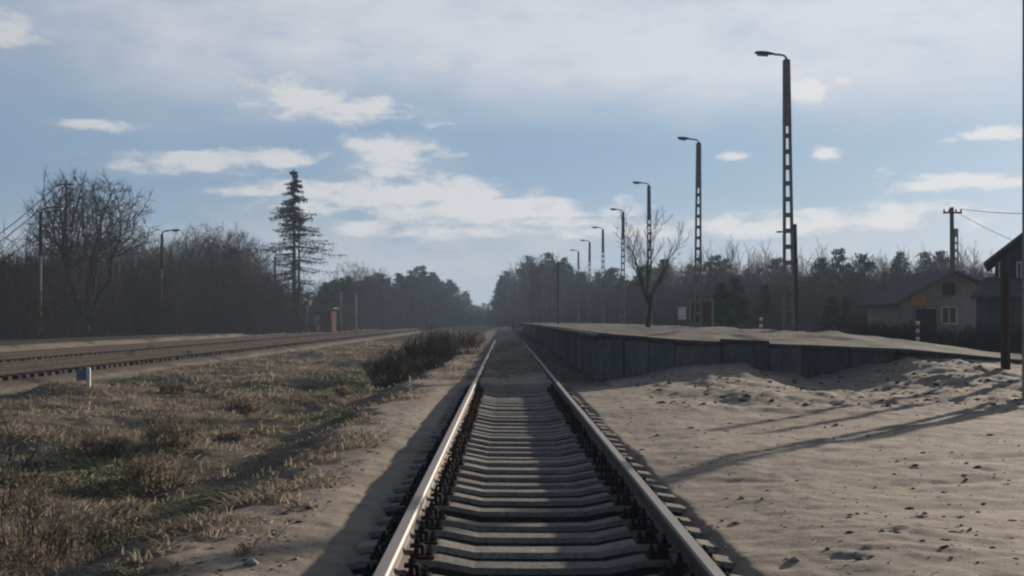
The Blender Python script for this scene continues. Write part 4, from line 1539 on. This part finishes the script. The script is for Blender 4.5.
q2 = at(1235, 178, 66)
e = thing('utility_pole', 'utility pole beyond the tall house carrying the other end of the wires', 'utility pole', (q2.x, 66, 0))
MB().tube([(0, 0, -.3), (0, 0, q2.z)], [.17, .13], 9).build('shaft', M_wood, e, True)
MB().box(-.62, .62, -.21, -.125, q2.z - .42, q2.z - .30).build('crossarm', M_dark, e)
wire('overhead_wire', 'upper overhead wire leaving the utility pole towards the tall house', P_right + Vector((.55, -.17, -.12)), Vector((q2.x - .5, 65.83, q2.z - .30)), .7, .018)
wire('overhead_wire', 'lower overhead wire dropping from the utility pole to the house roof', P_right + Vector((.22, -.17, -.30)), at(1075, 262, 74), .25, .016)

# wires at the left edge, strung from a pole behind the round-crowned tree
q = at(66, 180, 99)
o = thing('utility_pole', 'utility pole hidden among the branches of the round-crowned tree', 'utility pole', (q.x, 99, 0))
MB().tube([(0, 0, -.3), (0, 0, q.z)], [.10, .07], 9).build('shaft', M_wood, o, True)
MB().box(-.5, .5, -.2, -.12, q.z - .35, q.z - .25).build('crossarm', M_dark, o)
qb = at(-190, 318, 86)
e = thing('utility_pole', 'short utility pole left of the wood taking the drooping wires', 'utility pole', (qb.x, 86, 0))
MB().tube([(0, 0, -.3), (0, 0, qb.z + 1.2)], [.15, .12], 9).build('shaft', M_wood, e, True)
for k, (ox, dz, sg) in enumerate(((-.45, -.24, 1.9), (.1, -.24, 2.0), (.45, -1.6, 2.1))):
    wire('overhead_wire', ['upper', 'middle', 'lower'][k] + ' drooping wire left of the round-crowned tree', q + Vector((ox, -.16, dz)), qb + Vector((0, -.12, 1.0 - .5 * k)), sg, .03)

# hectometre post on the slope
q = at(85, 387, 30.5)
zb = gz(q.x, 30.5)
o = thing('distance_post', 'small white distance post with a blue plate on the grassy slope', 'marker post', (q.x, 30.5, zb), R(10))
MB().box(.05, .125, -.05, .05, -.3, .42, ch=.012).build('shaft', M_white, o)
MB().box(-.15, .045, -.02, .012, .16, .39, ch=.006).build('plate', M_blue, o)

# station notice board and sign on the far edge of the platform
D5 = 68.0
q = at(701, 328, D5)
o = thing('notice_board', 'reddish brown notice board between pale posts on the platform edge', 'notice board', (q.x, D5, .77))
for x_ in (-.52, .48):
    MB().box(x_, x_ + .09, -.045, .045, -.3, 1.38, ch=.01).build('post', M_postl, o)
MB().box(-.43, .48, -.03, .03, .28, 1.15, ch=.01).build('panel', M_brick, o)
mb = MB(); mb.box(-.62, .66, -.14, .14, 1.385, 1.43); mb.build('board_roof', M_dark, o)
q = at(682, 328, 72)
o = thing('station_sign', 'small white sign on a thin post beside the notice board', 'sign', (q.x, 72, .77))
MB().box(-.03, .03, -.03, .03, -.3, .98).build('post', M_dark, o)
MB().box(-.19, .19, -.055, -.032, .38, .98, ch=.006).build('sign_panel', M_white, o)

# thin posts around the hut
for k, (X, Yt, d, m_) in enumerate(((286, 306, 142, M_wood), (302, 300, 143, M_wood), (307, 305, 144, M_postl), (341, 292, 150, M_postl), (356, 294, 152, M_postl), (345, 300, 156, M_wood), (558, 262, 118, M_wood))):
    post('thin_post', ['thin dark post left of the brick hut', 'taller thin dark post right before the brick hut', 'pale post touching the brick hut', 'tall pale post right of the brick hut',
                       'pale post farthest right of the brick hut', 'thin dark post between the two pale posts past the hut', 'tall thin dark pole where the platform meets the dark wood'][k], X, Yt, d, -.05, .09, .08, m_)
post('thin_post', 'pale marker peg on the grassy verge by the line', 327, 432, 21.5, gz(at(327, 440, 21.5).x, 21.5), .018, .015, M_postl)

# ------------------------------------------------------------------ haze
mb = MB()
mb.box(-1560, 1560, -150, 1560, -3, 17)
hz = MB.build(mb, 'haze', None)
m = bpy.data.materials.new('winter_haze')
m.use_nodes = True
nt = m.node_tree
nt.nodes.clear()
pv = nt.nodes.new('ShaderNodeVolumePrincipled')
pv.inputs['Color'].default_value = (.62, .79, 1.0, 1)
pv.inputs['Density'].default_value = .0005
pv.inputs['Anisotropy'].default_value = .0
mo = nt.nodes.new('ShaderNodeOutputMaterial')
nt.links.new(pv.outputs[0], mo.inputs['Volume'])
hz.data.materials.append(m)
tag(hz, 'thin bluish winter haze over the whole place', 'haze', kind='stuff')
